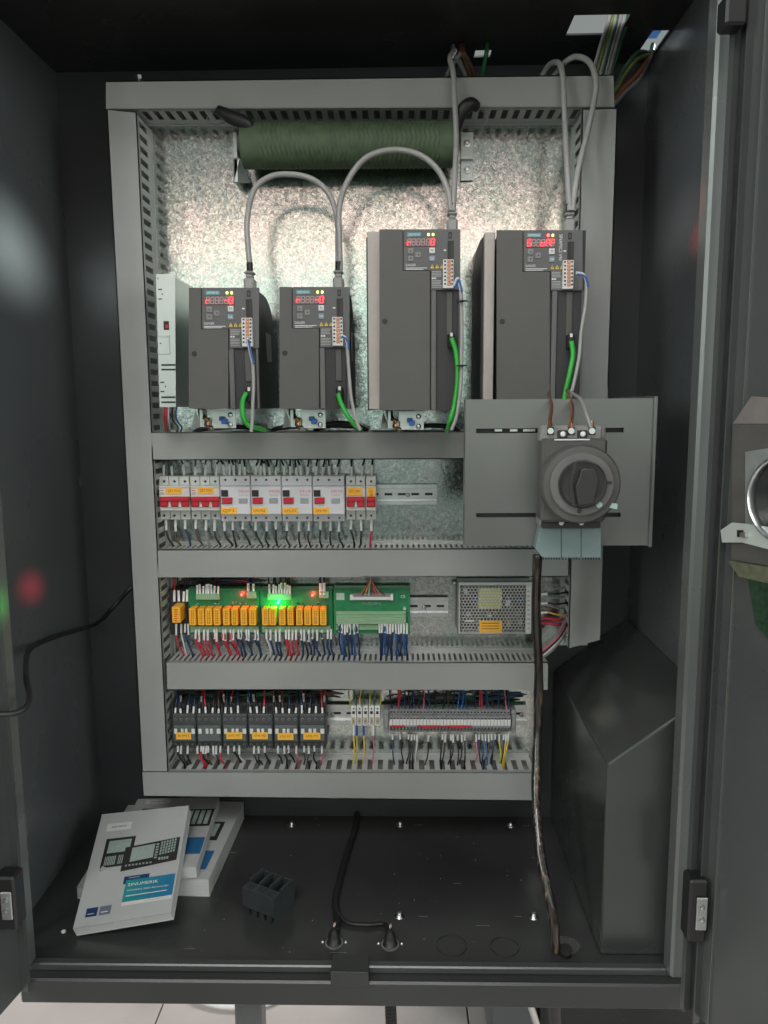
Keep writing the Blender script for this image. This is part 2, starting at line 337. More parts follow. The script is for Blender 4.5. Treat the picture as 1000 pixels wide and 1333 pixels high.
# slanted sheet-metal air box in the lower right corner
yb0 = 1.093; xa = P(786, 1120, yb0).x; za = P(790, 995, yb0).z; zb = -.425
q = MB(); pr = [(xa, yb0, ZF+.001), (xa, yb0, za), (XR-.001, yb0, zb), (XR-.001, yb0, ZF+.001)]
q.ext(pr, (0, YB-.002-yb0, 0), BOXP); ab = q.build('air_channel_box', BOXP, cab); bm_ = ab.modifiers.new('fold', 'BEVEL'); bm_.width = .005; bm_.segments = 3
# mounting plate
pl = P(192, 300, YP).x-.035; PLX = P(706, 930, YP).x; MB().box(pl, PLX, YP, YP+.003, P(500, 1030, YP).z, P(500, 112, YP).z, GALV).box(PLX, P(766, 800, YP).x, YP, YP+.003, P(700, 840, YP).z, P(500, 112, YP).z, GALV).build('mounting_plate', None, cab)
MB().box(-.45, -.41, YP+.003, YB, -.7, .5, STEELD).box(.2, .24, YP+.003, YB, -.7, .5, STEELD).build('plate_standoff', None, cab)
for u, v in ((181, 101),):
    c = P(u, v, 1.36); MB().cyl(c+V((0, 0, -.02)), c+V((0, 0, .002)), .003, STEEL, 10).cyl(c+V((0, 0, -.003)), c+V((0, 0, .003)), .006, STEEL, 6, smooth=False).build('plate_bolt', None, cab)
for u, v in ((380, 1074), (521, 1074), (665, 1075), (520, 1193), (695, 1194)):
    c = PZ(u, v, ZF); MB().lathe(c, (0, 0, 1), [(.0085, 0), (.0085, .0012), (.005, .0014), (.005, .005), (.0035, .007)], STEEL, 12, True).build('floor_bolt', None, cab)
for u, v in ((511, 1067), (509, 1090), (705, 1115), (507, 1148), (716, 1089), (728, 1118), (754, 1192), (83, 1213)):
    c = PZ(u, v, ZF); r = .0011 if u != 83 else .004
    o = MB().lathe(c, (0, 0, 1), [(r, 0), (r*.9, r*.5), (r*.3, r*.9)], LIGHT, 7, False).build('white_scrap', None)
    if u != 83: bpy.data.objects.remove(o)
    else: tag(o, 'small white plastic scrap on the cabinet floor beside the front manual', 'scrap')
q = MB(); rnd = random.Random(3)
for i in range(45):
    c = PZ(rnd.uniform(260, 760), rnd.uniform(1060, 1240), ZF); r = rnd.uniform(.0002, .0005); q.box(c.x-r, c.x+r, c.y-r, c.y+r, ZF, ZF+r, LIGHT)
for u, v, l in ((335, 1190, 14), (545, 1193, 13), (670, 1193, 10), (540, 1074, 14), (680, 1075, 12), (300, 1110, 9), (430, 1240, 22), (590, 1150, 12), (520, 1150, .5), (620, 1205, 18), (240, 1235, 16)):
    a_ = PZ(u, v, ZF); q.box(a_.x, a_.x+l*.0012, a_.y, a_.y+.0006, ZF, ZF+.0002, GRY)
tag(q.build('swarf_specks'), 'tiny pale specks of metal dust scattered on the dark cabinet floor', 'dust', kind='stuff')
# ---- doors
def door_side(sgn, H, deg, W):
    # local axes: t along the door away from the hinge, n inner-face normal
    t = V((sgn*cos(radians(deg)), -sin(radians(deg)), 0)); nn = V((-sgn*sin(radians(deg)), -cos(radians(deg)), 0))
    return V(H), t, nn
def door_from(pa, pb, Y, sgn):
    a = P(*pa, Y); b = PZ(*pb, a.z); t = V((b.x-a.x, b.y-a.y, 0)).normalized(); return V((a.x, a.y, 0)), t, V((-t.y*-1, -t.x, 0)) if False else (V((t.y, -t.x, 0)) if sgn > 0 else V((-t.y, t.x, 0))), a.z
H, t, nr, dz0 = door_from((896, 1310), (922, 1336), 1.02, 1)
def dbox(mb, s0, s1, d0, d1, z0, z1, m, b=.001):   # along door, off the inner face
    pts = [H+t*s0+nr*d0, H+t*s1+nr*d0, H+t*s1+nr*d1, H+t*s0+nr*d1]
    return mb.ext([(p.x, p.y, z0) for p in pts], (0, 0, z1-z0), m)
door = dbox(MB(), 0, .5, -.004, 0, dz0, ZC+.02, FRAME).build('right_door', None, cab); door.name = 'cabinet_door'
door['label'] = 'right cabinet door swung outward with a round lock and pale latch plate'
dbox(MB(), -.002, .006, 0, .014, dz0, ZC+.02, FRAME).build('door_edge_fold', None, door)
dbox(MB(), .020, .0225, 0, .010, ZF-.03, ZC+.01, FRAME).build('gasket_channel', None, door)
dbox(MB(), .0400, .0412, 0, .003, dz0, ZC+.01, BRKT).build('panel_bead', None, door)
dbox(MB(), .0075, .0195, 0, .004, ZF-.03, ZC+.01, RUB).build('rubber_gasket', None, door)
def DP(u, v, off=0): return PP(u, v, H+nr*off, nr)
def dpoly(mb, px, off, th, m): return mb.ext([DP(u, v, off) for u, v in px], nr*th, m)
dpoly(MB(), [(940, 690), (955, 680), (975, 682), (1030, 690), (1030, 722), (968, 706), (942, 706)], .012, .0025, PSUM).build('latch_plate', None, door)
q = dpoly(MB(), [(960, 690), (968, 690), (968, 699), (960, 699)], .0148, .0008, BLACK); dpoly(q, [(967, 693), (974, 693), (974, 699), (967, 699)], .0148, .005, STEEL); q.build('latch_bolt', None, door)
dpoly(MB(), [(975, 588), (1040, 578), (1040, 715), (975, 692)], .001, .006, STEELD).build('lock_backplate', None, door)
c = DP(1027, 650, .008); MB().lathe(c, nr, [(.053, 0), (.053, .010), (.050, .013), (.0475, .010), (.0475, 0)], STEEL, 40, True).lathe(c, nr, [(.0465, -.004), (.0465, .003), (.02, .004)], RUB, 32, True).build('lock_ring', None, door)
LH = mat('lock_housing_grey', (.085, .08, .076), .45, .2, var=.08)
dpoly(MB(), [(957, 552), (1040, 552), (1040, 742), (955, 728)], .0005, .004, LH).build('lock_housing', None, door)
dpoly(MB(), [(958, 551.5), (982, 516), (1040, 520), (1040, 551.5)], .0005, .005, mat('lock_top_lit_grey', (.17, .152, .146), .45, .2)).build('lock_hood', None, door)  # lighter grey paints light on the housing's sloped top face
dpoly(MB(), [(955, 729), (1040, 743), (1040, 766), (970, 750)], .0005, .010, mat('olive_cover', (.085, .09, .055), .55, .1, var=.2, scale=90, bump=.3, bscale=300)).build('lock_lip', None, door)
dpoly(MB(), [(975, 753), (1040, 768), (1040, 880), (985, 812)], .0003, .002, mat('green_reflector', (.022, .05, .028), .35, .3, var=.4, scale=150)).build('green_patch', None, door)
def hinge(px, door_, Yh, plate=True):
    u0, v0, u1, v1 = px; q = MB(); q.pbox(u0, v0, u1, v1, Yh, Yh+.03, BLACK, .003); h = q.build('hinge', None, door_)
    if not plate: return
    q = MB(); um = (u0+u1)/2
    q.pbox(um-2, v0+(v1-v0)*.28, um+12, v1-(v1-v0)*.2, Yh-.004, Yh-.0005, STEELD, .001)
    for v in (v0+(v1-v0)*.42, v0+(v1-v0)*.62):
        c = P(um+5, v, Yh-.004); q.lathe(c, (0, -1, 0), [(.004, 0), (.003, .0025), (.001, .003)], STEEL, 10)
    q.build('hinge_plate', None, door_)
hinge((897, 1147, 921, 1228), door, .985)
hinge((946, -12, 974, 31), door, .985, False)
# left door, almost out of the picture
H, t, nr, dz0 = door_from((30, 1288), (0, 1322), 1.03, -1)
dl = dbox(MB(), 0, .5, -.004, 0, dz0, ZC+.02, FRAME).build('cabinet_door', None, cab); dl['label'] = 'left cabinet door, only its hinge edge in view'
dbox(MB(), -.002, .004, 0, .012, dz0, ZC+.02, FRAME).build('door_edge_fold', None, dl)
hinge((-14, 1143, 20, 1212), dl, .985)

# ================================================================ HALL
hf = MB().box(-8, 8, -6, 12, -1.66, -1.606, mat('tile_grout', (.03, .028, .028), .8)).build('floor'); tag(hf, kind='structure')
TS = .82; gx = PZ(209, 1315, -1.6).x; gy = PZ(209, 1315, -1.6).y
tm = MB().box(0, TS-.004, 0, TS-.004, -.006, 0, TILE, .001).mesh('tile'); tdir = -.12
for i in range(-9, 9):
    for j in range(-6, 7):
        o = bpy.data.objects.new('tile', tm); COL.objects.link(o); o.parent = hf
        o.location = (gx+i*TS+.002, gy-1.3*TS+j*TS+.002, -1.6)
def zb_(u0, v, u1, Y, m, name, lab, cat, par=None, depth=.04):
    a = P(u0, v, Y); b = P(u1, v, Y); o = MB().box(a.x, b.x, Y, Y+depth, -1.6, a.z+.15, m, .003)
    return o
MB().box(P(305, 1310, 1.10).x, P(340, 1310, 1.10).x, 1.10, 1.14, -1.6, ZF-.003, PAINT, .003).build('support_leg', None, cab)
MB().box(P(500, 1310, 1.42).x, P(502, 1310, 1.42).x, 1.42, 1.46, -1.6, ZF-.003, PAINT, .003)
mb_ = thing('machine_base', 'dark machine base behind the cabinet seen under its right side', 'machine base')
a = P(560, 1310, 1.75)
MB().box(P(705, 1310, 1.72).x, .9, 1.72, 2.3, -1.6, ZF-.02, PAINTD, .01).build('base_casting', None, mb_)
MB().box(P(640, 1310, 1.70).x, P(706, 1310, 1.70).x, 1.74, 1.9, -1.6, -1.42, PAINT, .01).build('base_foot', None, mb_)
tag(MB().tube([P(682, 1285, 1.3), P(694, 1318, 1.3), P(702, 1345, 1.3)], .0065, STEEL, 12).build('metal_tube'), 'shiny bare metal tube hanging below the cabinet sill', 'tube')
q = MB(); ax = P(507, 1270, 1.25); bx = P(512, 1400, 1.25); N = 60
q.lathe(ax, bx-ax, [(.0095+(.0012 if i % 2 else 0), (bx-ax).length*i/N) for i in range(N+1)], RUB, 14)
tag(q.build('corrugated_conduit'), 'black corrugated conduit coming down under the middle of the sill', 'conduit')
tag(MB().tube([PZ(235, 1285, -1.59), PZ(262, 1303, -1.59), PZ(300, 1311, -1.59), PZ(345, 1308, -1.59), PZ(385, 1290, -1.59)], .006, LIGHT, 8).build('white_hose'), 'thin white hose lying in a curve on the pink tiled floor', 'hose')
tag(MB().tube([P(737, 1236, 1.09), P(730, 1270, 1.12), P(722, 1310, 1.16), P(726, 1360, 1.2)], .010, RUB, 10).build('drop_cable'), 'dark cable dropping to the ground under the round floor hole', 'cable')
bl = PZ(846, 55, ZC+.05); tag(MB().box(.40, .47, 1.36, 1.52, ZC+.05, ZC+.055, mat('blue_panel', (.02, .22, .75), .4, emit=0)).build('blue_sheet'), 'bright blue sheet glimpsed through the corner opening in the roof', 'sheet')

# ================================================================ WIRING DUCTS
def wall(mb, A, B, inn, pitch, frac, y0=.016, y1=.058):
    A = V(A); B = V(B); L = (B-A).length; d = (B-A)/L; inn = V(inn)*.0018; D = YP-YD
    def bar(s0, s1, ya, yb):
        a = A+d*s0; b = A+d*s1
        mb.ext([(a.x, YD+ya, a.z), (b.x, YD+ya, b.z), (b.x, YD+yb, b.z), (a.x, YD+yb, a.z)], inn, DUCTI)
    bar(0, L, .003, y0); bar(0, L, y1, D-.0035)
    n = int(L/pitch); off = (L-n*pitch)/2; bar(0, off+pitch*frac/2, y0, y1); bar(L-off-pitch*frac/2, L, y0, y1)
    for i in range(n-1):
        c = off+(i+1)*pitch; bar(c-pitch*frac/2, c+pitch*frac/2, y0, y1)
def duct(label, TL, TR, BR, BL, vert, pitches, lip=.0):
    o = thing('wiring_duct', label, 'wiring duct', 'grey slotted wiring ducts framing the plate')
    c = [P(*x, YD) for x in (TL, TR, BR, BL)]
    q = MB(); q.ext(c, (0, .0028, 0), DUCT)
    ctr = sum(c, V((0, 0, 0)))/4
    # folded cover edges
    e = ((0, 3), (1, 2)) if vert else ((0, 1), (3, 2))
    for i, j in e:
        a, b = c[i], c[j]; inw = V((1 if a.x < ctr.x else -1, 0, 0)) if vert else V((0, 0, 1 if a.z < ctr.z else -1))
        q.ext([a, b, b+V((0, .010, 0)), a+V((0, .010, 0))], inw*.0018, DUCT)
    q.build('cover', None, o)
    for (i, j), (pitch, frac) in zip(e, pitches):
        a, b = c[i].copy(), c[j].copy(); inw = V((1 if a.x < ctr.x else -1, 0, 0)) if vert else V((0, 0, 1 if a.z < ctr.z else -1))
        q = MB(); wall(q, a+inw*.002, b+inw*.002, inw, pitch, frac); q.build('slotted_wall', None, o)
    q = MB(); c2 = [V((p.x, YP-.002, p.z)) for p in c]; q.ext(c2, (0, .0018, 0), DUCTI); q.build('base_strip', None, o)
    return o
BIG = (.0195, .5); FINE = (.0098, .55)
duct('vertical grey wiring duct along the left side of the plate', (139, 143), (178, 147), (219, 1004), (185, 1004), True, (BIG, BIG))
duct('horizontal wiring duct across the very top above the green resistor', (138, 105.5), (798.5, 97), (800, 139.5), (138, 142), False, (BIG, BIG))
duct('long vertical wiring duct on the right, ending below the teal terminal covers', (758, 143), (804, 142), (781, 833), (740, 844), True, (BIG, BIG))
duct('horizontal wiring duct directly below the four servo drives', (196.5, 562.5), (748, 561), (746, 597), (198, 599.5), False, (BIG, BIG))
duct('horizontal wiring duct between the breakers and the relay boards', (204, 715.3), (740, 713.5), (739.5, 751), (205.5, 751.5), False, (FINE, BIG))
duct('horizontal wiring duct between the relay boards and the contactors', (217, 862.5), (713.5, 862), (713, 898), (218, 898.5), False, (FINE, BIG))
duct('lowest wiring duct, running just above the manuals', (185.5, 1005), (697, 1006), (697, 1043), (187.5, 1037), False, (BIG, BIG))

# ================================================================ BRAKING RESISTOR
br = thing('braking_resistor', 'dark green ribbed cylindrical resistor hanging under the top duct', 'resistor')
yr = 1.355; A = P(316, 190, yr); B = P(592, 188, yr); R0 = .036
q = MB(); N = 300; n = 48; L = (B-A).length; d = (B-A)/L; vs = []
for i in range(N+1):
    s = i/N; ed = min(1, s*N/28, (1-s)*N/22)
    for k in range(n):
        a = 2*pi*k/n; ph = s*46*2*pi+2.2*(abs(((a*9/pi) % 2)-1)*2-1)
        r = R0+(.0010*sin(ph) if ed >= 1 else .0003)
        if i in (0, N): r = R0*.9
        vs.append(A+d*(L*s)+V((0, cos(a)*r, sin(a)*r)))
q.add(vs, [(i*n+k, i*n+(k+1) % n, (i+1)*n+(k+1) % n, (i+1)*n+k) for i in range(N) for k in range(n)], RES, True)
q.add(vs[:n]+vs[-n:], [tuple(range(n)), tuple(range(n, 2*n))], RES); q.build('ribbed_body', None, br)
for sgn, u0, u1 in ((-1, 304, 312), (1, 600, 616)):
    q = MB(); 
    q.pbox(u0, 172, u1, 235, YP-.006, YP-.004, PSUM, .0004) if sgn > 0 else q.ext([P(304, 205, 1.37), P(304, 238, 1.37), P(326, 238, 1.40), P(312, 205, 1.37)], (0, .002, 0), PSUM)
    if sgn < 0: q.pbox(304, 172, 309, 237, 1.372, 1.418, PSUM, .0004)
    else:
        for v in (187, 221):
            c = P(608, v, YP-.007); q.lathe(c, (0, -1, 0), [(.006, 0), (.006, .001), (.0035, .0015), (.003, .004)], STEEL, 14)
        q.pbox(600, 203, 616, 207, YP-.016, YP-.004, PSUM, .0004)
    q.build('mounting_bracket', None, br)
for pts, lab in ((((284, 143), (300, 152), (322, 162), (328, 178)), 0), (((622, 140), (612, 136), (600, 148), (592, 176)), 1)):
    yy = (1.33, 1.325, 1.33, 1.34); q = MB(); q.tube([P(u, v, y) for (u, v), y in zip(pts, yy)], .0095, RUB, 12, 5, rf=lambda s: .8+.4*sin(pi*min(1, s*1.1))); q.build('insulating_boot', None, br)
for pts in (((278, 146), (270, 152), (272, 160), (285, 162), (296, 158)), ((622, 140), (632, 148), (634, 158), (628, 166))):
    MB().tube([P(u, v, 1.35) for u, v in pts], .0011, GRY, 6).build('lead_wire', None, br)

# ================================================================ GREY CABLES
def cable(name, lab, cat, pts, r, m, group=None, n=10, sub=8):
    o = MB().tube([P(u, v, y) for u, v, y in pts], r, m, n, sub).build(name); return tag(o, lab, cat, group)
G1 = 'grey power cables looping between the drives'
cable('power_cable', 'grey power cable arching from the first servo drive to the second', 'cable', [(326, 352, 1.28), (323, 320, 1.29), (322, 285, 1.30), (331, 247, 1.30), (352, 230, 1.30), (378, 227, 1.30), (406, 233, 1.30), (428, 252, 1.30), (439, 285, 1.295), (440, 320, 1.29), (440, 352, 1.28)], .0046, GREYC, G1)
cable('power_cable', 'grey power cable arching highest, from second drive over to third drive', 'cable', [(443, 352, 1.275), (442, 310, 1.28), (442, 270, 1.29), (453, 235, 1.29), (476, 206, 1.29), (510, 195, 1.29), (545, 201, 1.29), (570, 221, 1.285), (583, 248, 1.28), (587, 275, 1.27)], .0046, GREYC, G1)
cable('power_cable', 'grey power cable running straight up over the top duct from the third drive', 'cable', [(590, 276, 1.27), (592, 235, 1.29), (594, 180, 1.315), (592, 130, 1.32), (590, 95, 1.325), (586, 76, 1.34), (592, 66, 1.36)], .0046, GREYC, G1)
cable('power_cable', 'grey power cable rising from fourth drive to the left of its loop', 'cable', [(742, 275, 1.27), (739, 230, 1.29), (736, 170, 1.315), (734, 120, 1.32), (732, 95, 1.325), (727, 82, 1.34), (716, 84, 1.37), (706, 100, 1.39), (700, 120, 1.39)], .0046, GREYC, G1)
cable('power_cable', 'grey power cable making the wide loop above the right of the top duct', 'cable', [(745, 275, 1.27), (752, 225, 1.29), (764, 175, 1.315), (774, 130, 1.32), (776, 105, 1.32), (768, 82, 1.33), (752, 74, 1.345), (737, 80, 1.36), (722, 98, 1.39), (712, 120, 1.39)], .0046, GREYC, G1)
# cables behind the top duct, up through the roof
DULL = {GRY.name: GRY, GRN.name: mat('dull_green_cable', (.02, .06, .03), .5), YGR.name: mat('dull_olive_cable', (.12, .15, .04), .5), ORT.name: mat('dull_orange_cable', (.22, .07, .03), .5)}  # darker copies put shade into cables that the side lamps overlight
for i, (u0, u1, vt, m, nm) in enumerate(((582, 600, 66, GRY, 'grey'), (606, 590, 66, GRY, 'pale grey'), (612, 600, 64, BRN, 'brown'), (618, 603, 64, BRN, 'dark brown'), (628, 634, 62, GRN, 'dark green'))):
    cable('supply_cable', f'{nm} cable, {ORD[i]} from the left rising behind the middle of the top duct', 'cable', [(u0, 112, 1.42), (u0, 98, 1.41), ((u0+u1)/2, 82, 1.40), (u1, vt+2, 1.395), (u1+1, vt-14, 1.44)], .0038, m, 'cables rising behind the top duct')
for i, (u0, u1, m, nm) in enumerate(((772, 793, GRY, 'grey'), (777, 798, YGR, 'yellow and green'), (782, 801, GRY, 'light grey'), (785, 804, GRN, 'green'), (789, 807, GRY, 'dull grey'), (793, 812, GRY, 'thick grey'), (797, 818, GRN, 'deep green'))):
    cable('supply_cable', f'{nm} cable, {ORD[i]} from the left in the bunch passing up the roof opening', 'cable', [(u0-4, 115, 1.44), (u0, 95, 1.43), ((u0+u1)/2, 58, 1.40), (u1, 24, 1.36), (u1+4, -10, 1.44)], .0034, DULL[m.name], 'cables going up through the roof opening')
for i, (v0, m, nm, dz) in enumerate(((112, GRN, 'dark green', 0), (118, YGR, 'yellow green', 2), (128, ORT, 'orange', 12), (134, GRY, 'dark grey', 14))):
    cable('supply_cable', f'{nm} cable, {ORD[i]} from the top bending from the top duct end towards the corner', 'cable', [(790, v0+4, 1.40), (801, v0, 1.39), (813, v0-22+dz*.6, 1.39), (830, v0-43+dz, 1.40), (846, 68+i*2, 1.43), (850, 58+i, 1.47)], .0038, DULL[m.name], 'cables bending into the roof corner')

# ================================================================ SERVO DRIVES
SEGS = {'r': 'eg', 'S': 'afgcd', 'o': 'gcde', 'F': 'afge', '-': 'g', '0': 'abcdef', '8': 'abcdefg', ' ': ''}
def digit(ml, mo, ch, u, v, wd, ht, Y):
    k = (P(u+1, v, Y)-P(u, v, Y)).length; c = P(u, v, Y); W = wd*k/2; Hh = ht*k/2; T = .42*k; sh = .14
    pos = {'a': (0, 1, 0), 'd': (0, -1, 0), 'g': (0, 0, 0), 'f': (-1, .5, 1), 'b': (1, .5, 1), 'e': (-1, -.5, 1), 'c': (1, -.5, 1)}
    for s_, (px, pz, vert) in pos.items():
        lit = s_ in SEGS[ch]
        x = c.x+px*W+pz*Hh*sh; z = c.z+pz*Hh
        mbt = ml if lit else mo; y0 = Y-(.0003 if lit else .0001)
        if vert: mbt.box(x-T, x+T, y0, Y+.0002, z-Hh/2+T*.4, z+Hh/2-T*.4)
        else: mbt.box(x-W+T*.5, x+W-T*.5, y0, Y+.0002, z-T, z+T)
def drive(label, dx, dy, uL, vB, kind, disp, pale=False, bracket=None, cabs=None, uR=337):
    """pixel frame of the first drive, shifted by dx, dy; uL = front's left edge, vB = its bottom"""
    Y = 1.21; o = thing('servo_drive', label, 'servo drive', 'charcoal servo drives in the upper bay')
    U = lambda u: u+dx
    W = lambda v: v+dy
    vT = W(374.5); uRt = U(uR)
    a = P(uL, vT, Y); b = P(uRt, vB, Y); x0, x1, z1, z0 = a.x, b.x, a.z, b.z
    kx = (P(300, 400, Y)-P(299, 400, Y)).length
    # body: side profile with a rounded upper back
    hgt = z1-z0; prof = [(Y+.004, z0), (Y+.004, z1-.001), (Y+.085, z1-.001)]
    drop = .055 if kind == 's' else .03
    for i in range(1, 9):
        a_ = i/8*pi/2; prof.append((Y+.085+.095*sin(a_), z1-.001-drop*(1-cos(a_))))
    prof += [(YP-.005, z1-.001-drop), (YP-.005, z0)]
    xs = P(uL+3, 400, Y).x
    MB().ext([(xs, y, z) for y, z in prof], (x1-.002-xs, 0, 0), SOOT).build('housing', None, o)
    for k in range(5):
        pass
    if pale:
        q = MB(); a = P(uL-16, vT+3, Y+.03); q.box(a.x, x0+.001, Y+.03, YP-.004, z0+.002, a.z, PALE, .001); q.build('heat_sink', None, o)
        q = MB(); pr2 = [(y, z) if y > Y+.05 else (Y+.05, z) for y, z in prof]; q.ext([(a.x-.0025, y, z) for y, z in pr2], (.0022, 0, 0), SOOT); q.build('side_plate', None, o)
    # front: left cover, recess frame, control panel
    q = MB(); uc = U(297.2); us = U(262.5); vs_ = W(428.5)
    pts = [(uL, vT), (us-.6, vT), (us-.6, vs_), (uc, vs_), (uc, vB), (uL, vB)]
    q.ext([P(u, v, Y-.003) for u, v in pts], (0, .006, 0), DARK)
    q.build('front_cover', None, o)
    c = P(uL+7, (W(460.6) if kind == 's' else 418.5), Y-.0032)
    MB().lathe(c, (0, -1, 0), [(.0042, 0), (.0042, .0003), (.0012, .0004)], BLACK, 16).build('screw_hole', None, o)
    # text plate between cover and terminal strip + recess
    q = MB(); 
    q.ext([P(u, v, Y-.001) for u, v in ((us+.6, vT), (uRt, vT), (uRt, W(453)), (uc+1.6, W(453)), (uc+1.6, vs_-.8), (us+.6, vs_-.8))], (0, .006, 0), PANELM); q.build('control_panel', None, o)
    q = MB(); q.pbox(uc+1.6, W(453.6), U(305.5), vB, Y-.001, Y+.006, DARK2, .0006); q.pbox(uRt-3, W(453.6), uRt, vB, Y-.001, Y+.006, DARK2, .0006); q.build('recess_frame', None, o)
    q = MB(); q.pbox(U(306), W(454), uRt-3.4, vB, Y+.003, Y+.0038, SOOT, 0); q.build('cable_recess', None, o)
    q = MB(); um = U(322); q.pbox(um-3.4, W(455), um+5, W(497) if kind == 's' else W(498+14), Y+.0005, Y+.0027, SWB, .0008); q.build('connector_cap', None, o)
    # logo, display, keys
    Yp = Y-.0014
    q = MB(); q.pbox(U(267.5), W(378.6), U(286), W(383.8), Yp-.0003, Yp+.001, TINK, 0); lp = q.build('name_plate', None, o)
    ptext('SIEMENS', U(276.8), W(381.2), Yp-.0005, 2.9, WINK, lp, w=15)
    dw = MB().pbox(U(264.8), W(385), U(306), W(396.8), Yp-.0006, Yp+.001, DISP, .0004).build('display', None, o)
    ml, mo = MB(), MB(); Ys = Yp-.0008
    for i, ch in enumerate(disp): digit(ml, mo, ch, U(270.5+i*5.95+(0 if i < 4 else .6)), W(391), 4.2, 8.0, Ys)
    ml.build('lit_segment', SEG, dw); mo.build('unlit_segment', SEGO, dw)
    keys = (('▲', 272.4, 402.4, SWG), ('▼', 272.4, 412.5, SWG), ('◄', 282.2, 407.6, SWG), ('M', 300.2, 401.8, LIGHT), ('OK', 300.2, 412.5, mat('blue_grey_key', (.22, .27, .33), .45)))
    for s_, u, v, m in keys:
        kb = MB().pbox(U(u-3.7), W(v-3.7), U(u+3.7), W(v+3.7), Yp-.0012, Yp+.001, m, .0005).build('key', None, o)
        q = MB(); c = P(U(u), W(v), Yp-.0014); r = .0014
        if s_ == '▲': q.quad([c+V((-r, 0, -r)), c+V((r, 0, -r)), c+V((0, 0, r))], INK)
        elif s_ == '▼': q.quad([c+V((-r, 0, r)), c+V((r, 0, r)), c+V((0, 0, -r))], INK)
        elif s_ == '◄': q.quad([c+V((r, 0, r)), c+V((r, 0, -r)), c+V((-r, 0, 0))], INK)
        else: ptext(s_, U(u), W(v), Yp-.0014, 3, INK if s_ == 'M' else WINK, kb); continue
        q.build('key_arrow', None, kb, fix=False)
    for u, m in ((295.5, LEDR if 'F' in disp else LEDY), (301.5, LEDY)):
        MB().pbox(U(u-1.2), W(379.6), U(u+1.2), W(382.6), Yp-.001, Yp+.001, m, .0003).build('status_led', None, o)
    # printed warnings
    ptext('DANGER', U(272.5), W(421), Yp-.0002, 3.0, WINK, o, w=13)
    q = MB()
    for j in range(2): q.pbox(U(266), W(424.4+j*2), U(294-j*5), W(425.3+j*2), Yp-.0002, Yp, WINK, 0)
    rr = random.Random(int(dx))
    for j, v in enumerate((429, 431, 433, 435, 441, 443, 445, 447, 449.3)): q.pbox(U(300), W(v), U(300+rr.uniform(11, 14)), W(v+.9), Yp-.0002, Yp, GINK, 0)
    q.pbox(U(300), W(437.2), U(302.2), W(439.3), Yp-.0002, Yp, WINK, 0); q.pbox(U(303), W(437.2), U(305.4), W(439.3), Yp-.0002, Yp, WINK, 0)
    q.build('warning_print', None, o)
    for u in (302, 309, 316.3) if False else (300.5, 306.8, 313):
        c = P(U(u), W(422.6), Yp-.0003); r = .0029; q = MB(); q.quad([c+V((-r, 0, -r)), c+V((r, 0, -r)), c+V((0, 0, r))], YLW)
        c = c+V((0, -.0002, -.0003)); q.quad([c+V((-.0004, 0, -.0015)), c+V((.0004, 0, -.0015)), c+V((.0004, 0, .0009)), c+V((-.0004, 0, .0009))], INK); q.build('warning_triangle', None, o, fix=False)
    if disp.startswith('S'): ptext('SINAMICS V90', U(311.5), W(397), Yp-.0004, 4.4, WINK, o, w=33, rot=True)
    # service port, card slot
    q = MB(); q.pbox(U(321.3), W(378), U(326), W(386.5), Yp-.0003, Yp+.001, BLACK, 0); q.pbox(U(322.5), W(380), U(324.8), W(384.5), Yp-.0006, Yp, SWB, 0); q.build('service_port', None, o)
    q = MB(); q.pbox(U(320.3), W(389.5), U(328.5), W(414), Yp-.0002, Yp+.001, BLACK, 0); q.pbox(U(324.8), W(391), U(328), W(414), Yp-.0015, Yp, SOOT, 0); q.build('card_slot', None, o)
    MB().pbox(U(315.3), W(400.8), U(318.6), W(402.6), Yp-.0004, Yp, WINK, 0).build('slot_mark', None, o)
    # spring terminal strip
    tb = MB().pbox(U(314.6), W(413.5), U(328.3), W(451), Yp-.008, Yp+.001, LIGHT, .0006).build('terminal_strip', None, o)
    n_ = 7
    for i in range(n_):
        v = W(416+i*4.9); MB().pbox(U(319.8), v-1.9, U(324.6), v+1.9, Yp-.0098, Yp-.0078, ORT, .0005).build('release_lever', None, tb)
        q = MB(); q.pbox(U(316), v-1.1, U(318.4), v+1.1, Yp-.0084, Yp-.0078, BLACK, 0); q.pbox(U(325.4), v-1.2, U(327.4), v+1.2, Yp-.0084, Yp-.0078, BLACK, 0); q.build('wire_entry', None, tb)
    if kind == 's':
        xs_ = x1-.0015; pu = [(346, 433), (352, 436), (354, 471), (348, 471)] if dx == 0 else [(457.2, 433), (459.2, 434), (460, 470), (458, 470)]
        pq = [PX(u, v, xs_) for u, v in pu]; q = MB(); q.ext(pq, (.0006, 0, 0), GINK); q.build('rating_label', None, o)
    # cable gland on top
    ug = {0: 326, 118: 441}.get(int(dx), 588.5 if dx < 300 else 740); vg = vT-1
    q = MB(); g = P(ug, vg, 1.275); 
    q.box(g.x-.0085, g.x+.0085, 1.262, 1.288, g.z-.01, g.z+.013, GREYC, .003); q.box(g.x-.0055, g.x+.0055, 1.266, 1.284, g.z+.013, g.z+.019, GREYC, .002); q.box(g.x-.008, g.x+.008, 1.264, 1.286, g.z+.019, g.z+.0235, GREYC, .002); q.build('cable_gland', None, o)
    MB().cyl(g+V((0, 0, .022)), g+V((0, 0, .038)), .0052, BLACK, 12).build('gland_sleeve', None, o)
    # ethernet plug
    up_, vp = (U(324), W(510)) if kind == 's' else (U(325.5), W(515))
    if dx == 0: up_ -= 0
    q = MB(); q.pbox(up_-4.5, vp-5, up_+4.5, vp+14, Y-.012, Y+.004, BLACK, .002); q.pbox(up_-1.8, vp-6, up_+1.8, vp-1, Y-.013, Y-.0122, LIGHT, .0005); q.build('plug_socket', None, o)
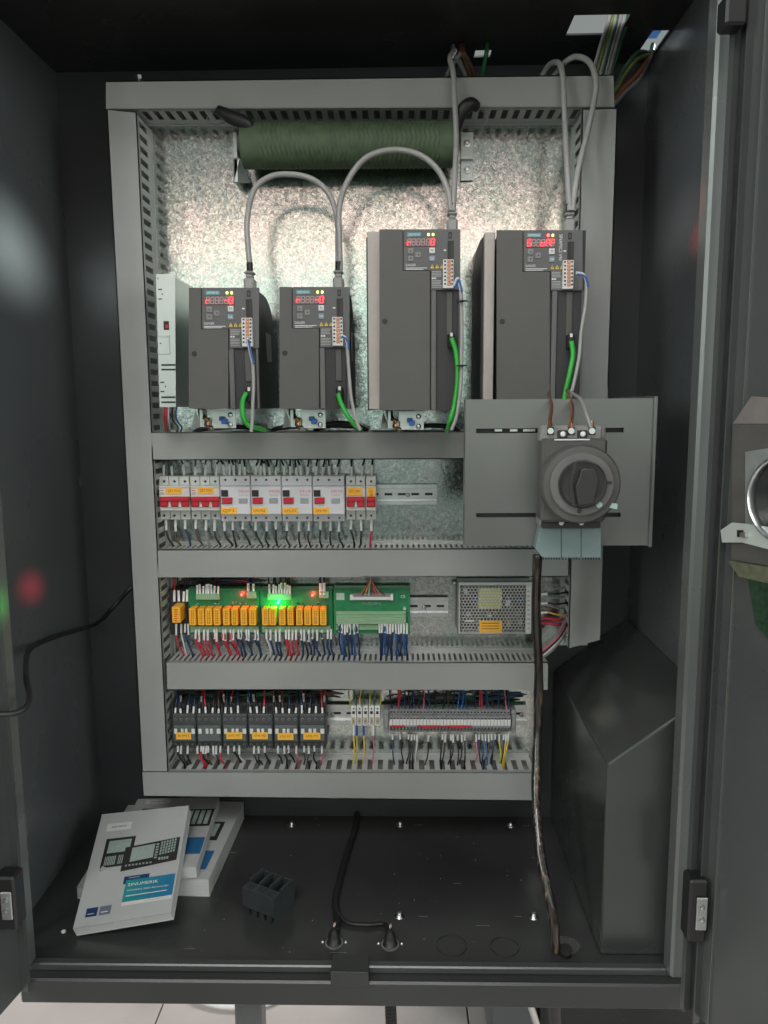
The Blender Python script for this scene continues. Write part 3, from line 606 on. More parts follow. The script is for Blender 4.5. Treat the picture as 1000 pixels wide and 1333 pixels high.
    # bottom shield bracket with clamp
    if bracket:
        b0, b1 = bracket; vb = vB; Yk = Y+.03
        q = MB(); q.pbox(b0+18, vb+1, b1, vb+25.5, Yk, Yk+.002, PSUM, .0004); q.pbox(b0+8, vb+14, b0+20, vb+24, Yk, Yk+.002, PSUM, .0004)
        q.pbox(b0+4, vb+1, b0+8, vb+24, Yk, Yk+.03, PSUM, .0004)
        q.ext([P(b0-2, vb+2, Yk+.06), P(b0+6, vb+23, Yk+.01), P(b0-6, vb+25, Yk+.01)], (0, .002, 0), PSUM)
        q.build('shield_bracket', None, o)
        for v in (vb+8, vb+21): MB().lathe(P(b1-7, v, Yk-.0002), (0, -1, 0), [(.0042, 0), (.004, .002), (.0012, .0024)], STEEL, 12, True).build('clamp_screw', None, o)
        q = MB(); q.pbox(b1-19, vb+13, b1-12, vb+20, Yk-.012, Yk-.0005, BL2, .001); q.pbox(b1-22, vb+10, b1-15, vb+16, Yk-.008, Yk-.0005, BL2, .001); q.build('blue_clip', None, o)
        MB().tube([P(b0+6, vb-2, Yk+.02), P(b0+7, vb+9, Yk+.012), P(b0+13, vb+17, Yk+.004)], .0055, RUB, 10).build('motor_lead', None, o)
        for j, m in enumerate((BRN, YLW, COPPER, BLK)):
            MB().tube([P(b0+10+j, vb+12, Yk+.0), P(b0+17-j*2, vb+13+j*3, Yk-.008), P(b0+13+j*2, vb+20+j, Yk-.006), P(b0+16+j*3, vb+27, Yk+.02)], .0013, m, 6).build('motor_core', None, o)
    return o
D1 = drive('leftmost servo drive, standing beside the slim silver power supply', 0, 0, 246, 532, 's', 'r888-0'.replace('888', '   ')[:6], bracket=(256, 307))
D2 = drive('second servo drive from the left, small, between two grey cable loops', 118, -1, 364, 532, 's', 'r   -0', bracket=(374, 424))
D3 = drive('tall servo drive with pale heat sink, right of the two small drives', 262.4, -76, 494, 534, 'l', 'r    0', pale=True, bracket=(501, 552))
D4 = drive('rightmost tall servo drive showing S OFF, partly behind the disconnect bracket', 418.5, -75, 647, 546, 'l', 'S  oFF', pale=True, uR=340)
Gg = 'green encoder cables plugged into the drives'; Gs = 'thin grey signal cables from the drive terminals'
for i, (p1, p2, w1) in enumerate((
    (((321, 511), (316, 522), (316, 540), (322, 552), (330, 556), (345, 560)), ((329, 470), (330, 500), (329, 530), (328, 552), (327, 562)), ((322, 440), (325, 455), (329, 472))),
    (((440, 512), (444, 525), (452, 540), (462, 553), (470, 560)), ((452, 450), (454, 480), (457, 515), (463, 545), (469, 560)), ((444, 436), (450, 440), (453, 452))),
    (((588, 440), (594, 460), (596, 490), (592, 525), (586, 548), (582, 562)), ((600, 375), (601, 410), (601, 450), (600, 500), (595, 540), (588, 560)), ((591, 372), (596, 362), (600, 378))),
    (((744, 444), (746, 462), (742, 485), (736, 512), (734, 530)), ((764, 370), (762, 400), (757, 430), (754, 465), (747, 500), (740, 525)), ((750, 355), (760, 358), (765, 372))))):
    yy = 1.19
    tag(MB().tube([P(u, v, yy+.004*(k > 2)+(.05 if k > 4 else 0)) for k, (u, v) in enumerate(p1)], .0038, GREENC, 10).build('green_cable'), f'bright green cable plugged into the {ORD[i]} servo drive from the left', 'cable', Gg)
    tag(MB().tube([P(u, v, yy-.008) for u, v in p2], .0028, GREYC, 8).build('signal_cable'), f'thin grey cable hanging down the front of the {ORD[i]} servo drive', 'cable', Gs)
    o = tag(MB().tube([P(u, v, yy-.009) for u, v in w1], .0022, WHT, 6).build('core_wire'), f'short white core at the orange terminals of the {ORD[i]} servo drive', 'wire')
    o = tag(MB().tube([P(u+1.5, v+2, yy-.012) for u, v in w1], .0016, BL2, 6).build('core_wire'), f'short blue core at the orange terminals of the {ORD[i]} servo drive', 'wire')
for i, v in enumerate((392, 476)):
    c = P(599, v, 1.178); q = MB(); q.cyl(c+V((0, 0, -.0012)), c+V((0, 0, .0012)), .0055, BLACK, 12); q.box(c.x+.004, c.x+.011, c.y-.001, c.y+.001, c.z-.001, c.z+.0015, BLACK)
    tag(q.build('cable_tie'), ('upper', 'lower')[i]+' black cable tie on the grey cable beside the third drive', 'cable tie')
# black sheathed leads lying behind the second duct edge
for i, (a0, a1, v) in enumerate(((250, 345, 558), (352, 480, 556), (410, 470, 553), (520, 600, 556), (575, 604, 560))):
    cable('sheathed_lead', f'black sheathed lead lying on the duct under the drives, {ORD[i]} from the left', 'cable', [(a0, v+8, 1.37), (a0+12, v+1, 1.36), ((a0+a1)/2, v-2, 1.362), (a1-12, v, 1.36), (a1, v+9, 1.37)], .0042, RUB, 'black leads under the drives')

# ================================================================ SLIM POWER SUPPLY (left)
ps = thing('slim_power_supply', 'slim upright silver power supply squeezed between left duct and first drive', 'power supply')
Yq = 1.25; a = P(203, 357, Yq); b = P(229, 530, Yq); c4 = [P(203, 357, Yq), P(228, 356, Yq), P(229, 530, Yq), P(208, 530, Yq)]
MB().box(a.x+.003, b.x, Yq+.0015, 1.41, b.z, a.z, PSUM, .0008).build('case', None, ps)
MB().ext(c4, (0, .0013, 0), PSUM).build('front_plate', None, ps)
q = MB()
for u0, v0, u1, v1 in ((206, 376, 211, 377.5), (206, 388.5, 211, 390), (208.5, 497, 214, 498.5), (209, 509, 214, 510.5)): q.pbox(u0, v0, u1, v1, Yq-.0004, Yq, INK, 0)
for u, v in ((211.5, 383), (215.5, 503), (209, 447)): q.lathe(P(u, v, Yq-.0002), (0, -1, 0), [(.0012, 0), (.0012, .0003)], INK, 10)
for v in (474, 480, 516, 522.5): q.pbox(210, v, 228.5, v+2.2, Yq-.0005, Yq, INK, 0)
q.build('vent_slot', None, ps)
q = MB(); q.pbox(213, 418, 220, 429.5, Yq-.0005, Yq+.001, INK, 0); q.pbox(215.5, 422, 219, 427.5, Yq-.003, Yq, REDP, .0005); q.build('rocker_switch', None, ps)
q = MB(); 
for (u0, v0, u1, v1) in ((206, 437, 221, 438.6), (206, 460, 221, 461.6), (219.6, 438, 221.2, 461)): q.pbox(u0, v0, u1, v1, Yq-.0012, Yq, PSUM, .0004)
q.build('embossed_rim', None, ps)
MB().lathe(P(205.5, 362.5, Yq-.0001), (0, -1, 0), [(.002, 0), (.002, .0005)], STEELD, 10).build('rivet', None, ps)
for i, (u, m, nm) in enumerate(((214.5, RED, 'red'), (217, RED, 'dark red'), (220, WHT, 'white'), (225, BLK, 'black'), (230, BL2, 'blue'))):
    cable('supply_wire', f'{nm} wire leaving the underside of the slim silver power supply', 'wire', [(u, 528, 1.30), (u-.5, 545, 1.30), (u+1+(6 if i > 2 else 0), 557, 1.33), (u+2, 566, 1.38)], .0014, m, 'wires below the slim power supply', 6)

# ================================================================ DIN RAILS
def rail(label, u0, u1, v0, v1, screws):
    o = thing('din_rail', label, 'mounting rail', 'mounting rails on the plate'); Yr = 1.410
    a = P(u0, v0, Yr); b = P(u1, v1, Yr); h = a.z-b.z; q = MB()
    q.box(a.x, b.x, Yr, Yr+.001, b.z, b.z+h*.2, STEEL, .0003); q.box(a.x, b.x, Yr, Yr+.001, a.z-h*.2, a.z, STEEL, .0003)
    q.box(a.x, b.x, Yr+.001, YP-.0002, b.z+h*.18, b.z+h*.2, STEEL); q.box(a.x, b.x, Yr+.001, YP-.0002, a.z-h*.2, a.z-h*.18, STEEL)
    q.box(a.x, b.x, YP-.0022, YP-.0012, b.z+h*.2, a.z-h*.2, STEEL)
    q.build('rail_profile', None, o)
    q = MB(); zc = (a.z+b.z)/2
    for i in range(int((b.x-a.x)/.025)):
        x = b.x-.015-i*.025; q.box(x-.007, x+.007, YP-.0026, YP-.002, zc-.0022, zc+.0022, INK)
    q.build('slot_row', None, o)
    for u in screws:
        c = P(u, (v0+v1)/2, YP-.003); MB().lathe(c, (0, -1, 0), [(.0042, 0), (.0038, .0022), (.0012, .0016)], STEELD, 12, True).build('rail_screw', None, o)
rail('upper mounting rail carrying the breakers, bare at its right end', 206, 569, 632, 657, (531,))
rail('middle mounting rail carrying relay boards, bare end beside the green board', 225, 584, 778, 803, (552,))
rail('lower mounting rail behind contactors and the long terminal strip', 226, 686, 917, 944, (433, 679))

# ================================================================ WIRES
COLN = {BLK: 'black', BLU: 'navy blue', RED: 'red', BRN: 'brown', YGR: 'yellow-green', YLW: 'yellow', WHT: 'white', GRN: 'green', PNK: 'pink', GRY: 'grey', BL2: 'blue'}
def wire(lab, pts, r, m, sl=None, group=None):
    """pts (u,v,Y) from the terminal outwards; sl = pixel length of the printed sleeve from pts[0] to pts[1]"""
    W3 = [P(u, v, y) for u, v, y in pts]
    o = MB().tube(W3, r, m, 6, 4).build('wire'); tag(o, lab, 'wire', group)
    if sl: MB().tube([W3[0], (W3[0]+W3[1])/2, W3[1]], sl, SLV, 7, 2).build('wire_sleeve', None, o)
    return o
rw = random.Random(11)
def down(where, us, vt, vs, vw, cols, slr=.0021, wr=.0015, Yt=1.372, zsl=1.385, group=None, lean=3):
    """row of wires leaving terminals downwards into a duct: vt terminal, vs sleeve end, vw duct front edge"""
    for i, u in enumerate(us):
        m = cols[i % len(cols)]; j = rw.uniform(-lean, lean)
        zt_ = P(u, vw, YD).z; e = V((0, 0, 0)); yy = zsl+rw.uniform(-.006, .006)
        d1 = P(u+rw.uniform(-.5, .5), vs+rw.uniform(-2, 2.2), Yt+.003); 
        pe = P(u+j, vw, YD); pe = V((pe.x, yy, zt_-.002)); pe2 = V((pe.x, yy+.004, zt_-.022)); mid = V(((d1.x*.55+pe.x*.45)+rw.uniform(-.003, .003), yy-.003+rw.uniform(-.004, .002), (d1.z+pe.z)/2))
        W3 = [P(u, vt, Yt), d1, mid, pe, pe2]
        o = MB().tube(W3, wr, m, 6, 4).build('wire'); tag(o, f'{COLN[m]} wire, {ORD[i]} from the left {where}', 'wire', group)
        MB().tube([W3[0], (W3[0]+W3[1])/2, W3[1]], slr, SLV, 7, 2).build('wire_sleeve', None, o)
def upw(where, us, vt, vs, ve, cols, slr=.0021, wr=.0015, Yt=1.372, group=None, lean=3):
    for i, u in enumerate(us):
        m = cols[i % len(cols)]; j = rw.uniform(-lean, lean)
        W3 = [P(u, vt, Yt), P(u+j*.4, vs+rw.uniform(-2.5, 2.5), Yt+.004), P(u+j, (vs+ve)/2, Yt+.012), P(u+j*1.3, ve-2, 1.39), P(u+j*1.3, ve-16, 1.395)]
        o = MB().tube(W3, wr, m, 6, 4).build('wire'); tag(o, f'{COLN[m]} wire, {ORD[i]} from the left {where}', 'wire', group)
        MB().tube([W3[0], (W3[0]+W3[1])/2, W3[1]], slr, SLV, 7, 2).build('wire_sleeve', None, o)

# ================================================================ CIRCUIT BREAKERS
GB = 'breakers on the upper rail'
SCM = {}
def slots(par, us, v, Y, r=.0028, m=BLACK, name='terminal_screw'):
    k = (r, m.name)
    if k not in SCM:
        q = MB(); q.lathe((0, 0, 0), (0, -1, 0), [(r, -.0002), (r, .0003), (r*.8, .0004)], STEELD, 12); q.lathe((r*.12, 0, -r*.1), (0, -1, 0), [(r*.72, 0), (r*.72, .0006)], m, 10); SCM[k] = q.mesh(name)
    for u in us:
        o = bpy.data.objects.new(name, SCM[k]); COL.objects.link(o); o.parent = par; o.location = P(u, v, Y)
def mcb(label, u0, u1, poles, lab_px, vt=620, vf0=632.7, vf1=665, vb=676.5, txt='1P'):
    o = thing('circuit_breaker', label, 'circuit breaker', GB); Yf, Ys = 1.352, 1.375
    pu = (u1-u0)/poles
    for k in range(poles):
        a = u0+k*pu; MB().pbox(a+.35, vt, a+pu-.35, vb, Ys, 1.408, CREAM, .0012).build('pole_case', None, o)
    MB().pbox(u0+.3, vf0, u1-.3, vf1, Yf, Ys+.001, CREAM, .0015).build('front_face', None, o)
    slots(o, [u0+(k+.5)*pu for k in range(poles)], vt+6.5, Ys-.0005); slots(o, [u0+(k+.5)*pu for k in range(poles)], vb-5.5, Ys-.0005)
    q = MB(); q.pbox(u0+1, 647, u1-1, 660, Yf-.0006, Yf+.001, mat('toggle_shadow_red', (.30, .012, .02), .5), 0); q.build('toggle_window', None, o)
    q = MB(); q.pbox(u0+1.5, 647.2, u1-1.5, 652.5, Yf-.011, Yf-.0006, REDP, .0012)
    for k in range(poles):
        c = u0+(k+.5)*pu; q.pbox(c-pu*.36, 651, c+pu*.36, 659.5, Yf-.007, Yf-.0006, REDP, .0012)
    q.build('toggle', None, o)
    q = MB()
    for k in range(1, poles): c = u0+k*pu; q.pbox(c-2.2, 653, c+2.2, 660.5, Yf-.003, Yf-.0007, LIGHT, .0005); 
    q.build('toggle_notch', None, o) if poles > 1 else None
    q = MB(); q.pbox(u0+1, 634.8, u1-1, 635.5, Yf-.0003, Yf, RINK, 0); q.pbox(u0+2, 638, u0+6, 639, Yf-.0003, Yf, RINK, 0); q.pbox(u0+2, 641, u0+7, 644, Yf-.0003, Yf, GINK, 0); q.build('printed_marking', None, o)
    l0, v0, l1, v1 = lab_px
    lb = MB().pbox(l0, v0, l1, v1, Yf-.0012, Yf-.0004, YEL, .0002).build('marker_label', None, o)
    if l1-l0 > 12: ptext(txt, (l0+l1)/2, (v0+v1)/2, Yf-.0014, 3.6, DINK, lb, w=(l1-l0)*.75)
    else: ptext(txt, (l0+l1)/2, (v0+v1)/2, Yf-.0014, 3.6, DINK, lb, rot=True)
    return o
mcb('three-pole breaker with a red toggle bar, at the far left end of the breaker row', 207, 247.3, 3, (216, 635, 236.5, 643.5), txt='QF1 M14')
mcb('three-pole red-toggle breaker touching the first white residual current breaker', 248, 286.6, 3, (257.5, 634.5, 278, 643), txt='QF2 M24')
def rccb(label, u0, u1, txt):
    o = thing('residual_current_breaker', label, 'circuit breaker', GB); Yf, Ys = 1.350, 1.374
    MB().pbox(u0+.35, 619.5, u1-.35, 678.8, Ys, 1.408, WHITE, .0012).build('case', None, o)
    MB().pbox(u0+.3, 633.3, u1-.3, 670, Yf, Ys+.001, WHITE, .0015).build('front_face', None, o)
    cu3 = [u0+(k+.5)*(u1-u0)/3 for k in range(3)]; slots(o, cu3, 624.5, Ys-.0005, .0026); slots(o, cu3, 674, Ys-.0005, .0026)
    MB().pbox(u0+1.3, 638, u0+10.3, 646.6, Yf-.0008, Yf, mat('smoked_window', (.035, .03, .03), .25), .0003).build('rating_window', None, o)
    q = MB(); q.pbox(u0+2.2, 648, u0+15.4, 656, Yf-.0006, Yf, mat('button_recess', (.25, .04, .06), .5), 0); q.ext([P(u0+3.5, 648, Yf-.006), P(u0+15.6, 648, Yf-.006), P(u0+14.2, 655, Yf-.006), P(u0+2.4, 655, Yf-.006)], (0, .005, 0), REDP); q.build('red_lever', None, o)
    MB().pbox(u0+24, 649, u0+35, 655, Yf-.0025, Yf, mat('grey_button', (.30, .33, .34), .5), .0006).build('test_button', None, o)
    ptext('DELIXI', u0+31, 639.5, Yf-.0004, 3.2, RINK, o, w=14)
    q = MB(); 
    for j in range(2): q.pbox(u0+24, 643+j*2, u0+36, 643.6+j*2, Yf-.0003, Yf, GINK, 0)
    q.build('printed_marking', None, o)
    lb = MB().pbox(u0+.8, 661, u0+21.5, 669.5, Yf-.0014, Yf-.0003, YEL, .0002).build('marker_label', None, o)
    ptext(txt, u0+11, 665.2, Yf-.0016, 3.6, DINK, lb, w=15)
for i, (a, b, tx, lb) in enumerate(((286.8, 326.3, 'QF3', 'white residual current breaker next to the two red-toggle breakers'), (326.6, 366.5, 'QF4 M24', 'second white residual current breaker from the left of its four'), (366.8, 406.8, 'QF5 M3', 'third white residual current breaker from the left of its four'), (407.1, 449, 'QF6 M5', 'white residual current breaker touching the narrow two-pole breaker'))): rccb(lb, a, b, tx)
mcb('two-pole breaker with yellow label near the right end of the row', 450.3, 476, 2, (452, 634.5, 471.5, 645), txt='QF7 24V')
mcb('single-pole breaker at the right end of the row, tall yellow label', 476.4, 490, 1, (478, 634, 488, 649), txt='QF8')
uB = [213.7, 227.2, 240.6, 254.4, 267.4, 280.2]
wire_lb = 'below the row of breakers'
down(wire_lb, [216, 228.5, 241, 255, 268.5, 279.5, 292, 303, 316.5, 333, 347, 359, 374, 389, 402, 417, 430.5, 441.5, 457, 470, 484], 675, 690, 715, [BLK, BRN, BLU, BRN, GRY, BLK]+[BLK]*14+[RED], .0026, .0019, 1.384, 1.384, 'wires below the breaker row')
upw('above the row of breakers', [213, 224.5, 240, 254, 267, 281, 292, 299, 305, 312, 319, 332, 339, 345, 352, 359, 371, 378, 386, 392, 400, 411, 420, 429, 438, 458, 471, 484], 622, 606, 596, [GRY]*6+[BLK]*22, .0026, .0018, 1.39, 'wires above the breaker row', 4)
# ================================================================ RELAY BOARDS
rg = 'orange relay boards on the middle rail'
def relay_board(label, u0, u1, rel, tu, led_r, led_g=None):
    o = thing('relay_board', label, 'relay board', rg); Yb_ = 1.385
    MB().pbox(u0, 766.5, u1, 826, Yb_+.002, 1.408, PCBL, .001).build('carrier', None, o)
    bd = MB().pbox(u0+1.2, 768.5, u1-1.2, 824, Yb_, Yb_+.0016, PCB, .0003).build('circuit_board', None, o)
    MB().pbox(tu[0], 773, tu[1], 780.8, Yb_-.009, Yb_, PALEG, .0006).build('input_terminal', None, o)
    MB().pbox(u1-17, 770, u1-5, 779, Yb_-.009, Yb_, PALEG, .0006).build('supply_terminal', None, o)
    n_ = 16; q = MB(); q.pbox(u0+2.5, 815.5, u1-2.5, 823.5, Yb_-.010, Yb_, PALEG, .0008); tb = q.build('output_terminal', None, o)
    q = MB()
    for i in range(24): c = P(u0+4+i*(u1-u0-8)/23, 817.3, Yb_-.0103); q.lathe(c, (0, -1, 0), [(.0013, 0), (.0012, .0004)], STEEL, 8)
    q.build('screw_row', None, tb)
    q = MB(); rr = random.Random(int(u0))
    for i in range(26): 
        u = u0+4+rr.uniform(0, u1-u0-9); v = rr.choice((783.5, 785.5, 787.5, 789.2)); q.pbox(u, v, u+rr.uniform(1.2, 2.4), v+1, Yb_-.0012, Yb_, rr.choice((LIGHT, INK, INK, STEELD, REDP)), 0)
    q.build('component', None, bd)
    MB().pbox(rel[0][0]-1.5, 790.5, rel[-1][1]+2, 815, Yb_-.004, Yb_-.0002, SOOT, .0008).build('relay_socket', None, o)
    for i, (a, b) in enumerate(rel):
        r_ = MB().pbox(a, 792.3, b, 814.2, Yb_-.026, Yb_-.0042, ORANGE, .0008).build('relay', None, o)
        q = MB(); c = (a+b)/2
        for k, du in enumerate((-1.6, .6)): 
            for kk in range(6): q.pbox(c+du, 795+kk*3, c+du+1+.3*(kk % 2), 796.7+kk*3, Yb_-.0262, Yb_-.026, DINK, 0)
        q.build('relay_print', None, r_)
    c = P(led_r[0], led_r[1], Yb_-.003); MB().lathe(c, (0, -1, 0), [(.0016, -.002), (.0016, .0015), (.0008, .0026)], LEDR, 10).build('red_led', None, o)
    l = bpy.data.lights.new('red_led_glow', 'POINT'); l.energy = .03; l.color = (1, .02, .02); l.shadow_soft_size = .002; lo = bpy.data.objects.new('red_led_glow', l); COL.objects.link(lo); lo.location = c+V((0, -.007, 0)); lo.parent = o
    if led_g:
        c = P(led_g[0], led_g[1], Yb_-.003); MB().lathe(c, (0, -1, 0), [(.0018, -.002), (.0018, .0015), (.0009, .0028)], LEDG, 10).build('green_led', None, o)
        l = bpy.data.lights.new('green_led_glow', 'POINT'); l.energy = .06; l.color = (.02, 1, .12); l.shadow_soft_size = .002; lo = bpy.data.objects.new('green_led_glow', l); COL.objects.link(lo); lo.location = c+V((0, -.010, 0)); lo.parent = o
relay_board('left relay board with eight orange relays and one red light', 245.3, 338.4, [(246, 255), (257.3, 265.7), (267, 276), (277.7, 286.8), (290, 299), (301, 309.7), (313, 321.6), (324, 333.3)], (255, 285.5), (314.5, 774.2))
relay_board('right relay board lit by a bright green light over its orange relays', 338.8, 433, [(341, 349.5), (350.2, 359), (363, 371.7), (374, 382), (385.4, 394), (396, 405), (406.4, 415), (416.4, 425)], (348, 379), (407, 774.6), (362, 784.7))
# single relay
sr = thing('single_relay', 'single orange relay in a black socket beside the left duct', 'relay')
MB().pbox(221, 768, 244, 826, 1.385, 1.408, SOOT, .001).build('socket', None, sr)
q = MB(); q.pbox(223.8, 790.3, 234.8, 811, 1.352, 1.3848, ORANGE, .001).build('relay_case', None, sr)
q = MB()
for kk in range(6): q.pbox(227, 793+kk*2.8, 231.5-(kk % 2), 794.4+kk*2.8, 1.3518, 1.352, RINK, 0)
q.build('relay_print', None, sr)
upw('above the single orange relay', [227, 233, 239, 243.5], 783, 768, 757, [RED, BLK, BLK, BLK], .0023, .0017, 1.38, 'wires of the single relay', 1.5)
down('below the single orange relay', [229.5, 236, 241, 245], 812, 825, 862, [RED, WHT, BLU, BLU], .002, .0016, 1.38, 1.385, 'wires of the single relay')
upw('above the left relay board', [257, 260.5, 264.5, 268.5, 271.5, 275.5, 279, 284], 774, 761, 752, [BLK]*8, .0021, .0016, 1.378, 'wires above the relay boards', 2)
upw('above the red light of the left relay board', [323.5, 330], 774, 761, 752, [BLU, BLU], .0024, .0019, 1.378, 'wires above the relay boards', 1)
upw('above the right relay board', [351, 356, 359.5, 363, 367, 370.5, 374, 377.5], 774, 761, 752, [BLK]*8, .0021, .0016, 1.378, 'wires above the relay boards', 2)
upw('above the red light of the right relay board', [418, 422], 774, 761, 752, [BLU, BLU], .0030, .0022, 1.378, 'wires above the relay boards', 1)
down('below the left relay board', [255, 259, 266, 270.5, 279, 282, 290.5, 293.5, 300, 304, 310.5, 314, 320.5, 324, 332, 335.5], 819, 833, 862, [RED]*10+[BLU]*6, .0021, .0019, 1.373, 1.384, 'wires below the left relay board', 2.5)
down('below the right relay board', [347, 352, 359, 364, 372, 376, 381, 385.5, 392, 396, 402, 407, 413, 419, 427, 431], 819, 833, 862, [WHT, BLU, BLU, BLU, RED, RED, RED, RED, BLU, BLK]+[BLU]*6, .0021, .0019, 1.373, 1.384, 'wires below the right relay board', 2.5)
# ---- green breakout board
tbd = thing('terminal_board', 'plain green terminal board with a white ribbon connector, right of the relays', 'terminal board'); Yb_ = 1.385
MB().pbox(434.5, 765.5, 534, 825.5, Yb_+.002, 1.408, PCBL, .001).build('carrier', None, tbd)
bd = MB().pbox(436.5, 767.5, 532, 823.5, Yb_, Yb_+.0016, PCB, .0003).build('circuit_board', None, tbd)
for v0, v1, y in ((796.5, 803.5, .008), (804, 812.5, .013), (813, 820, .006)):
    t_ = MB().pbox(437.5, v0, 528.5, v1, Yb_-y, Yb_, PALEG, .0006).build('terminal_row', None, tbd)
    q = MB()
    for i in range(26): c = P(439.5+i*3.5, (v0+v1)/2, Yb_-y-.0003); q.lathe(c, (0, -1, 0), [(.0014, 0), (.0012, .0004)], STEEL if v0 == 804 else PCBL, 8)
    q.build('screw_row', None, t_)
q = MB(); q.pbox(457, 777.6, 511, 781.2, Yb_-.010, Yb_, LIGHT, .0006); q.pbox(460, 772.5, 508, 777.5, Yb_-.006, Yb_, SWG, .0006); q.pbox(455.5, 775, 460, 781.6, Yb_-.012, Yb_, LIGHT, .0008); q.pbox(508, 774, 512, 781.6, Yb_-.012, Yb_, LIGHT, .0008); q.build('ribbon_connector', None, tbd)
MB().pbox(437.8, 772, 448.5, 781, Yb_-.0005, Yb_, mat('inspection_sticker', (.45, .58, .5), .5), 0).build('white_sticker', None, tbd)
ptext('FX-GG288-2', 484, 785.3, Yb_-.0004, 3.2, GINK, tbd, w=24); ptext('CE', 524.6, 776.5, Yb_-.0004, 3.8, WINK, tbd)
MB().lathe(P(526.8, 791.6, Yb_-.0003), (0, -1, 0), [(.0034, 0), (.003, .0015), (.0015, .001)], STEEL, 12).build('board_screw', None, tbd)
for i, (u, m, nm) in enumerate(((469, PNK, 'pink'), (472, BRN, 'brown'), (475, YLW, 'yellow'), (480, WHT, 'white'), (484, GRN, 'green'), (488, RED, 'red'), (491, PNK, 'rose'), (496, ORT, 'orange'), (501, BRN, 'dark brown'))):
    cable('ribbon_wire', f'thin {nm} wire, {ORD[i]} from the left fanning into the ribbon connector', 'wire', [(u, 775, 1.379), ((u+482)/2, 765, 1.375), (483+(i-4)*.5, 756, 1.385), (483, 744, 1.39)], .0010, m, 'thin wires of the ribbon connector', 6, 4)
down('in the left bunch below the green terminal board', [441.5, 445.5, 449, 452.5, 455.5, 461, 465], 811, 824, 862, [BLU, BL2, BLU, BLU, BLU, BL2, BLU], .0020, .0019, 1.374, 1.384, 'blue wires below the green board', 1.5)
down('in the right bunch below the green terminal board', [494, 497.5, 501, 504, 508, 511.5, 515, 519, 522.5, 526, 530], 811, 824, 862, [BLU, BLU, BL2, BLU, BLU, BLU, BL2], .0020, .0019, 1.374, 1.384, 'blue wires below the green board', 1.5)

# ================================================================ PERFORATED POWER SUPPLY
CAGE = mat('cage_bright_steel', (.55, .58, .57), .38, .35, var=.06)
pp = thing('caged_power_supply', 'perforated metal cage power supply showing its yellow transformer inside', 'power supply'); Yc = 1.376
a = P(596.5, 757.5, Yc); b = P(692, 825.5, Yc); q = MB()
q.box(a.x, b.x, Yc+.030, 1.418, b.z, a.z, mat('psu_board_brown', (.12, .085, .05), .6), 0); q.box(a.x, b.x, Yc, Yc+.030, b.z, b.z+.001, CAGE); q.box(a.x, b.x, Yc, Yc+.030, a.z-.001, a.z, CAGE); q.box(a.x, a.x+.001, Yc, Yc+.03, b.z+.001, a.z-.001, CAGE); q.box(b.x-.001, b.x, Yc, Yc+.03, b.z+.001, a.z-.001, CAGE); q.build('case', None, pp)
# cage: hexagonal cells, each with a round hole
x0h, x1h = P(599, 790, Yc).x, P(684.5, 790, Yc).x; z0h, z1h = b.z+.003, a.z-.006
pt = .00625; q = MB(); rows = int((z1h-z0h)/(pt*.866)); cols = int((x1h-x0h)/pt); rh = pt*.40
q.box(a.x, x0h, Yc, Yc+.001, b.z, a.z, CAGE); q.box(x0h, b.x, Yc, Yc+.001, z1h, a.z, CAGE); q.box(x0h, b.x, Yc, Yc+.001, b.z, z0h, CAGE); q.box(x1h, b.x, Yc, Yc+.001, z0h, z1h, CAGE)
kx_ = (x1h-x0h)/(cols+.5); kz = (z1h-z0h)/(rows+1/3)
for r_ in range(rows):
    for c_ in range(cols):
        cx = x0h+kx_*(c_+.5+(.5 if r_ % 2 else 0)); cz = z0h+kz*(r_+2/3)
        out, inn = [], []
        for i in range(12):
            an = pi/6+i*pi/6*1.0
            k = cos(pi/6)/cos(((an-pi/6+pi/6) % (pi/3))-pi/6)
            out.append((cx+kx_/sqrt(3)*1.0*k*cos(an+pi/2-pi/6*0)*1.0, Yc, cz+kx_/sqrt(3)*k*sin(an+pi/2)))
            inn.append((cx+rh*cos(an+pi/2), Yc, cz+rh*sin(an+pi/2)))
        q.add(out+inn, [(i, (i+1) % 12, 12+(i+1) % 12, 12+i) for i in range(12)], CAGE)
        q.add(inn+[(x, Yc+.001, z) for x, y, z in inn], [(i, (i+1) % 12, 12+(i+1) % 12, 12+i) for i in range(12)], CAGE)
q.build('perforated_cover', None, pp, fix=False)
MB().pbox(623, 765.5, 653.5, 793, Yc+.004, Yc+.028, mat('transformer_yellow', (.80, .78, .30), .5), .001).build('transformer', None, pp)
rr = random.Random(4); q = MB()
for i in range(34):
    u = rr.uniform(600, 678); v = rr.uniform(764, 818)
    if 618 < u < 654 and 760 < v < 795: continue
    q.pbox(u, v, u+rr.uniform(3, 8), v+rr.uniform(3, 8), Yc+rr.uniform(.006, .02), Yc+.029, rr.choice((LIGHT, PALE, BRN, SOOT, ORT, BL2, GRY, STEELD, PALE)), .0005)
q.build('electronic_component', None, pp)
lb = MB().pbox(624, 808, 653.6, 823.5, Yc-.0006, Yc-.0001, YEL, .0001).build('marker_label', None, pp)
q = MB()
for v in (811, 814.5, 818): q.pbox(627, v, 650, v+.9, Yc-.0009, Yc-.0006, DINK, 0)
q.build('label_print', None, lb)
q = MB(); q.pbox(685.3, 764, 691.3, 824.5, Yc-.0005, Yc, LIGHT, 0)
for i in range(9): q.pbox(686.5, 769+i*6, 690, 771+i*6, Yc-.0008, Yc-.0004, GINK, 0)
q.build('side_label', None, pp)
MB().pbox(606, 807, 617, 809.5, Yc-.0004, Yc, LIGHT, 0).build('printed_mark', None, pp)
MB().lathe(P(591.5, 758.5, 1.414), (0, -1, 0), [(.0045, 0), (.0045, .001), (.0028, .0012), (.0026, .004)], STEEL, 14, True).build('earth_screw', None, pp)
